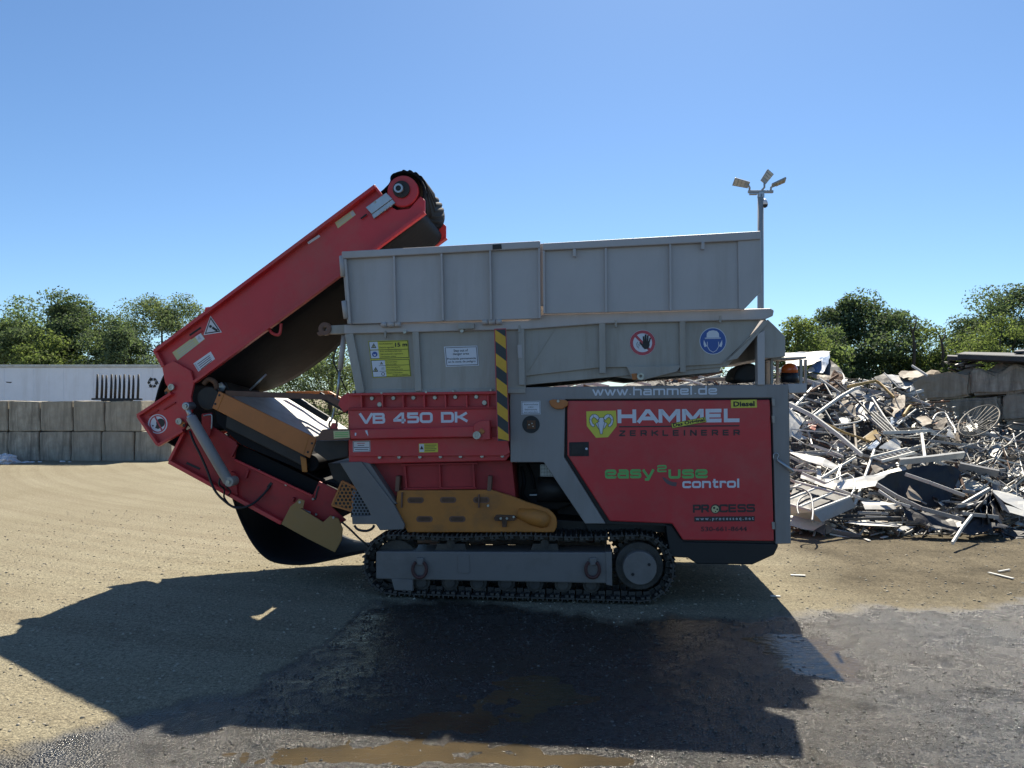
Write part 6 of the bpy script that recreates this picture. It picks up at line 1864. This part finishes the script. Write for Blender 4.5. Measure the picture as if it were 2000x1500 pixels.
def line(name, pts, w, d, m, parent, closed=False):
    mb = MB()
    P = [Vector(p) for p in pts]
    if closed: P.append(P[0])
    for i, (a, b) in enumerate(zip(P[:-1], P[1:])):
        t = (b - a).normalized(); nn = Vector((-t.y, t.x)) * w / 2; a2 = a - t * w * .4; b2 = b + t * w * .4
        dd = d - .0002 * (i % 3)
        mb.prism([xz(p.x, p.y, dd) for p in (a2 - nn, b2 - nn, b2 + nn, a2 + nn)], dd, dd + .0006)
    return mb.build(name, M[m], parent)

# engine door
lettering("maker_lettering", "HAMMEL", (1208, 826.5), (1444, 824.5), 26.5, DP - .002, 'decal_white', door, wgt=.275, gap=.04)
lettering("trade_lettering", "ZERKLEINERER", (1210, 852), (1445, 850.5), 11.5, DP - .002, 'decal_dark', door, wgt=.24, gap=.80)
line("lettering_rule", [(1210, 833.5), (1443, 831.5)], 2.6, DP - .002, 'decal_dark', door)
og_ = quad("slogan_decal", [(1310.5, 827), (1377.5, 814), (1380, 824), (1313, 837)], DP - .005, 'decal_yellow', door)
smalltext("slogan_text", "Das Original", (1315, 833.6), (1376.5, 822.2), 6.5, DP - .007, 'decal_black', og_, .035)
line("slogan_edge", [(1311.2, 827.4), (1377.2, 814.7), (1379.4, 823.8), (1313.2, 836.4)], .8, DP - .0066, 'decal_black', og_, True)
ds = quad("fuel_decal", [(1427.5, 781.5), (1478, 780.5), (1478.5, 796), (1428, 797)], DP - .003, 'decal_yellow', door)
smalltext("fuel_text", "Diesel", (1432.5, 793.8), (1474, 792.8), 9.8, DP - .005, 'decal_black', ds, .035)
# shield with a ram's skull
sh = quad("shield_emblem", [(1145, 803.5), (1203, 802), (1204.5, 832), (1187.5, 854), (1164, 855), (1146, 832)], DP - .003, 'decal_yellow', door)
quad("skull", [(1170.5, 816), (1178.5, 815.5), (1181, 826), (1178, 836), (1176.5, 847.5), (1172.5, 847.8), (1170, 836), (1167.5, 826)], DP - .005, 'decal_white', sh)
line("skull_edge", [(1170.5, 816), (1178.5, 815.5), (1181, 826), (1178, 836), (1176.5, 847.5), (1172.5, 847.8), (1170, 836), (1167.5, 826)], .7, DP - .0064, 'decal_black', sh, True)
for s in (-1, 1):
    def hx_(x): return 1174.6 + s * x
    quad("skull_cheek", [(hx_(3.5), 822), (hx_(11.5), 827.5), (hx_(5), 838)], DP - .0046, 'decal_white', sh)
    line("cheek_edge", [(hx_(3.5), 822), (hx_(11.5), 827.5), (hx_(5), 838)], .7, DP - .0062, 'decal_black', sh)
    ho = [(4, 817), (7, 811.5), (12, 808.8), (18, 809.5), (22.5, 815), (23.5, 822), (21.5, 829), (17, 834), (13.5, 832.5)]
    hi = [(13.5, 829.5), (17, 827), (19, 822), (18, 817), (14.5, 815), (11, 817), (8, 821)]
    quad("horn", [(hx_(x), y) for x, y in ho + hi], DP - .005, 'decal_white', sh)
    line("horn_edge", [(hx_(x), y) for x, y in ho + hi], .8, DP - .0064, 'decal_black', sh, True)
    line("horn_ridge", [(hx_(17), 809.3), (hx_(14.8), 815)], .6, DP - .0066, 'decal_black', sh)
    line("horn_ridge", [(hx_(23.3), 820), (hx_(19), 820)], .6, DP - .0066, 'decal_black', sh)
lettering("control_lettering", "easy", (1183, 935), (1277, 934), 23, DP - .002, 'decal_green', door, wgt=.215, gap=.06)
lettering("control_lettering", "use", (1307, 935), (1382, 934), 23, DP - .002, 'decal_green', door, wgt=.215, gap=.06)
lettering("control_lettering", "2", (1284.5, 922.5), (1302, 922), 14, DP - .002, 'decal_green', door, wgt=.22, gap=.1)
lettering("control_lettering", "control", (1334, 953.5), (1445, 952.5), 17.5, DP - .002, 'decal_white', door, wgt=.23, gap=.08)
quad("control_swoosh", [(1293, 931), (1300, 934), (1307, 939), (1314, 941.5), (1322, 942), (1321, 950), (1312, 949), (1303, 945), (1297, 939)], DP - .002, 'decal_taupe', door)
lettering("dealer_lettering", "PR", (1354.5, 1001.5), (1385, 1001.2), 16, DP - .002, 'decal_dark', door, wgt=.24, gap=.08)
lettering("dealer_lettering", "CESS", (1406, 1001), (1474, 1000.2), 16, DP - .002, 'decal_dark', door, wgt=.24, gap=.08)
ge = disc2("gear_emblem", 1397.3, 994, 9.3, DP - .003, 'decal_dark', door)
disc2("gear_face", 1397, 994.5, 7.2, DP - .005, 'decal_cream', ge)
disc2("gear_spot", 1394.8, 992, 2.2, DP - .007, 'decal_black', ge, 14); disc2("gear_spot", 1401, 994.8, 1.8, DP - .007, 'decal_black', ge, 14); disc2("gear_spot", 1397.5, 999, 1.2, DP - .007, 'decal_black', ge, 12)
wb_ = quad("web_band", [(1356, 1009), (1474, 1008), (1474, 1018), (1356, 1019)], DP - .003, 'decal_dark', door)
smalltext("web_text", "w w w . p r o c e s s e q . n e t", (1359, 1016), (1472, 1015), 6.2, DP - .005, 'decal_grey', wb_, .02)
smalltext("phone_text", "530-661-8644", (1369, 1037.5), (1459, 1037), 9, DP - .003, 'decal_faint', door, .02)
# housing frame
lettering("web_lettering", "www.hammel.de", (1158, 773), (1401, 770.5), 16.5, -.002, 'decal_white', fr, wgt=.19, gap=.08)
lettering("model_lettering", "VB 450 DK", (703, 828), (912, 825), 21, -.032, 'decal_white', bx, wgt=.24, gap=.05)
nt_ = quad("paper_notice", [(1018, 784), (1055.5, 783), (1056, 809), (1018.5, 810)], -.003, 'decal_white', fr)
line("notice_frame", [(1019.5, 785.3), (1054.2, 784.5), (1054.6, 807.6), (1020, 808.6)], .8, -.0045, 'decal_black', nt_, True)
for i, (t, x0, x1) in enumerate((("Atemschutz", 1023, 1051), ("oder", 1031, 1043), ("Gehörschutz", 1025, 1049), ("verwenden", 1023, 1051))):
    smalltext("notice_text", t, (x0, 791.3 + i * 5), (x1, 791 + i * 5), 3.0, -.005, 'decal_black', nt_)
# hopper signs
ws = quad("danger_sign", [(719, 666), (797, 664), (803, 735), (728, 738)], -.004, 'decal_yellow', hp)
def sg(u, v):
    a = (719 + 9 * v, 666 + 72 * v); b = (797 + 6 * v, 664 + 71 * v)
    return (a[0] + (b[0] - a[0]) * u, a[1] + (b[1] - a[1]) * u)
def sq(n, u0, v0, u1, v1, d, m): return quad(n, [sg(u0, v0), sg(u1, v0), sg(u1, v1), sg(u0, v1)], d, m, ws)
line("sign_frame", [sg(.015, .02), sg(.985, .02), sg(.985, .48), sg(.015, .48)], .9, -.007, 'decal_black', ws, True)
line("sign_frame", [sg(.015, .53), sg(.985, .53), sg(.985, .98), sg(.015, .98)], .9, -.007, 'decal_black', ws, True)
sq("sign_panel", .02, .025, .23, .235, -.0055, 'decal_white'); sq("sign_panel", .02, .26, .23, .475, -.0055, 'decal_white'); sq("sign_panel", .02, .54, .36, .975, -.0055, 'decal_white')
line("sign_rule", [sg(.02, .25), sg(.98, .25)], .9, -.007, 'decal_black', ws)
line("sign_rule", [sg(.20, .68), sg(.98, .68)], .7, -.007, 'decal_black', ws); line("sign_rule", [sg(.20, .83), sg(.98, .83)], .7, -.007, 'decal_black', ws)
def tri(u, v, s, nm="warning_triangle"):
    c = sg(u, v); quad(nm, [(c[0], c[1] - s), (c[0] + s, c[1] + s * .8), (c[0] - s, c[1] + s * .8)], -.0072, 'decal_dark', ws)
    quad("triangle_face", [(c[0], c[1] - s * .55), (c[0] + s * .58, c[1] + s * .55), (c[0] - s * .58, c[1] + s * .55)], -.009, 'decal_cream', ws)
    line("triangle_mark", [(c[0], c[1] - s * .2), (c[0], c[1] + s * .45)], s * .22, -.0105, 'decal_black', ws)
tri(.125, .135, 5.2); tri(.10, .78, 5.2); tri(.27, .61, 3)
c = sg(.125, .365); disc2("mask_symbol", c[0], c[1], 5.2, -.0072, 'decal_blue', ws, 20); quad("mask_face", [(c[0] - 2.6, c[1] - 1), (c[0], c[1] + .6), (c[0] + 2.6, c[1] - 1), (c[0] + 1.6, c[1] + 3), (c[0] - 1.6, c[1] + 3)], -.009, 'decal_white', ws)
quad("hose_symbol", [sg(.25, .73), sg(.33, .71), sg(.33, .79), sg(.25, .79)], -.0072, 'decal_grey', ws)
c = sg(.28, .905); disc2("wheel_symbol", c[0], c[1], 3.4, -.0072, 'decal_dark', ws, 18); disc2("wheel_face", c[0], c[1], 2.3, -.009, 'decal_white', ws, 16)
smalltext("distance_text", "15 m", sg(.66, .175), sg(.965, .168), 7.8, -.0072, 'decal_black', ws, .03)
for t, u0, u1, v in (("Sicherheitsabstand", .26, .60, .105), ("Distancia seguridad", .26, .62, .205), ("Atem- und Gehörschutz tragen", .26, .82, .31), ("Usar protección respiratoria", .26, .84, .385), ("y protección auditiva", .26, .66, .455)):
    smalltext("sign_text", t, sg(u0, v), sg(u1, v), 3.2, -.0072, 'decal_dark', ws)
for t, u0, u1, v in (("Vorsicht Gefahr", .38, .68, .60), ("Atención peligro", .38, .66, .66), ("Nicht hineingreifen", .38, .74, .745), ("No introducir las manos", .38, .80, .805), ("Maschine abschalten", .38, .78, .90), ("Apagar la máquina", .52, .93, .955)):
    smalltext("sign_text", t, sg(u0, v), sg(u1, v), 2.7, -.0072, 'decal_dark', ws)
wn_ = quad("white_notice", [(867, 677), (932, 675), (935.5, 714), (871, 716.5)], -.004, 'decal_white', hp)
line("notice_frame", [(869.5, 679.3), (930.3, 677.3), (933.2, 712), (873, 714.2)], 1.0, -.0055, 'decal_dark', wn_, True)
for t, a, b, h in (("Stay out of", (886, 687.2), (914, 686.2), 5), ("danger area", (884.5, 693.4), (916, 692.4), 4.6), ("Prohibida permanencia", (873.5, 703), (929.5, 701), 4.2), ("en la zona de peligro", (875.5, 708.6), (929, 707), 4.0)):
    smalltext("notice_text", t, a, b, h, -.0056, 'decal_black', wn_, .01)
# no entry hand
nh = disc2("no_entry_sign", 1255, 669.5, 25, -.004, 'decal_white', hp, 40)
def ringp(name, x, y, r, ri, d, m, parent, n=40):
    mb = MB(); c = xz(x, y, d); mb.ring(c[0], c[1], mpx(r, d), mpx(ri, d), d, d + .001, n)
    return mb.build(name, M[m], parent)
ringp("sign_ring", 1255, 669.5, 24, 18.2, -.0056, 'decal_red', nh)
quad("sign_bar", [(1240, 658), (1243.5, 654.5), (1270, 681), (1266.5, 684.5)], -.0056, 'decal_red', nh)
quad("palm", [(1256, 667), (1268, 666), (1269, 674), (1266, 681), (1259, 682), (1254, 677)], -.0072, 'decal_black', nh)
for a, b, w in (((1257.5, 669), (1257, 658), 3.2), ((1260.8, 668), (1261, 654.5), 3.3), ((1264.2, 668), (1265.3, 656), 3.2), ((1267.2, 670), (1270, 660.5), 2.8), ((1257, 677), (1250.5, 669.5), 3.2)):
    line("finger", [a, b], w, -.0074, 'decal_black', nh)
line("face_outline", [(1245.5, 668), (1243.5, 672), (1244.5, 677), (1248, 680)], .8, -.0074, 'decal_dark', nh)
line("face_line", [(1246, 672), (1249, 673)], .8, -.0074, 'decal_dark', nh); line("face_line", [(1247, 676), (1250, 675)], .8, -.0074, 'decal_dark', nh)
# helmet, ear and mask sign
hs = disc2("protection_sign", 1392.5, 666, 26.3, -.004, 'decal_white', hp, 40)
disc2("sign_field", 1392.5, 666, 25, -.0056, 'decal_blue', hs, 40)
quad("helmet", [(1376.5, 659.5), (1380, 659), (1380.5, 651), (1385, 646.5), (1393, 645), (1400, 646.5), (1404, 651), (1404.8, 658.5), (1408, 659), (1407.5, 661.5), (1377, 662)], -.0072, 'decal_white', hs)
line("helmet_rim", [(1377, 660.3), (1408, 659.8)], .7, -.0088, 'decal_blue', hs)
for s, x in ((-1, 1377.5), (1, 1407.5)):
    quad("ear_cup", [(x - 3 * s * -1, 663.5), (x + 2.8 * s, 664), (x + 3.4 * s, 672), (x + 1.5 * s, 678), (x - 3.6 * s, 676)], -.0072, 'decal_white', hs)
line("mask_line", [(1381.5, 668), (1382, 677), (1386, 684), (1393, 688), (1399.5, 684), (1403.5, 677), (1403.5, 668)], 1.1, -.0072, 'decal_white', hs)
# small labels on the crusher
lb = quad("white_label", [(689, 861.5), (723, 860.5), (723.5, 882), (689.5, 883)], -.014, 'decal_white', bx)
line("label_frame", [(690.3, 862.7), (722, 861.8), (722.4, 880.8), (690.8, 881.7)], .8, -.0156, 'decal_dark', lb, True)
for i, (x0, x1) in enumerate(((698, 712), (699, 711), (692, 720), (694, 719))): line("label_text", [(x0, 866 + i * 4), (x1, 865.8 + i * 4)], 1.2, -.0156, ('decal_red', 'decal_dark', 'decal_dark', 'decal_dark')[i], lb)
yl = quad("yellow_label", [(818, 866.5), (855, 865.5), (855.5, 883), (818.5, 884)], -.014, 'decal_yellow', bx)
quad("label_panel", [(819, 867.5), (828, 867.3), (828.4, 882.6), (819.5, 882.8)], -.0156, 'decal_white', yl)
quad("label_triangle", [(823.6, 870.5), (827.3, 877.5), (820.2, 877.7)], -.0172, 'decal_dark', yl)
for i in range(4): line("label_text", [(830, 869.6 + i * 3.6), (852 - 3 * (i % 2), 869.3 + i * 3.6)], 1.1, -.0156, 'decal_dark', yl)
# labels on the conveyor
CP = .449
tr_ = quad("warning_label", [(411, 616.5), (433.5, 649), (397.5, 654.5)], CP - .002, 'decal_white', cv)
quad("triangle_field", [(411.3, 619.5), (430.6, 647.6), (400, 652.2)], CP - .0036, 'decal_dark', tr_)
quad("triangle_face", [(411.5, 623.5), (427, 646), (402.8, 649.7)], CP - .0052, 'decal_white', tr_)
disc2("falling_spot", 411, 637.5, 2.8, CP - .0068, 'decal_black', tr_, 14); line("falling_load", [(416, 640.5), (423, 645)], 4.5, CP - .0068, 'decal_black', tr_)
yl2 = quad("danger_strip", [(336.5, 688.5), (391, 648.5), (400.5, 662), (346.5, 704)], CP - .002, 'decal_cream', cv)
quad("strip_panel", [(380.5, 657.5), (391, 649.8), (399.3, 661.8), (389, 669.8)], CP - .0036, 'decal_white', yl2)
for i in range(4): line("strip_text", [(346 + i * 2.4, 687 + i * 3.4), (376 + i * 2.4, 664.5 + i * 3.4)], 1.3, CP - .0036, 'decal_grey', yl2)
quad("strip_triangle", [(388, 655), (393.5, 662), (385.5, 664)], CP - .0052, 'decal_grey', yl2)
wl = quad("white_plate", [(377.5, 710), (411.5, 686.5), (420, 701), (387.5, 726)], CP - .002, 'decal_white', cv)
for i in range(4): line("plate_text", [(386 + i * 2.2, 711 + i * 3.4), (409 + i * 1.5, 694.5 + i * 3.2)], 1.2, CP - .0036, 'decal_dark', wl)
line("plate_code", [(381, 711.5), (388.5, 722.5)], 3, CP - .0036, 'decal_grey', wl)
yl3 = quad("danger_strip", [(654, 434.5), (689, 410), (695, 419.5), (660, 446)], CP - .002, 'decal_cream', cv)
quad("strip_panel", [(683, 415.5), (688.8, 411.2), (693.8, 419.3), (688, 423.5)], CP - .0036, 'decal_grey', yl3)
for i in range(2): line("strip_text", [(660 + i * 2.6, 435 + i * 3.6), (681 + i * 2.6, 420 + i * 3.6)], 1.2, CP - .0036, 'decal_grey', yl3)
HB = .399
ns = disc2("no_walking_sign", 308, 828, 19, HB - .002, 'decal_white', hb, 36)
ringp("sign_ring", 308, 828, 18, 15.6, HB - .0036, 'decal_red', ns)
disc2("danger_spot", 313.5, 826, 8.5, HB - .0042, 'decal_black', ns, 22)
quad("danger_cone", [(303, 836), (309, 820), (316, 834), (309, 838)], HB - .0036, 'decal_dark', ns)
disc2("danger_dot", 298.5, 831.5, 1.6, HB - .0042, 'decal_black', ns, 12)
quad("sign_bar", [(301.5, 815), (304, 813.5), (318, 840.5), (315.5, 842)], HB - .0056, 'decal_red', ns)
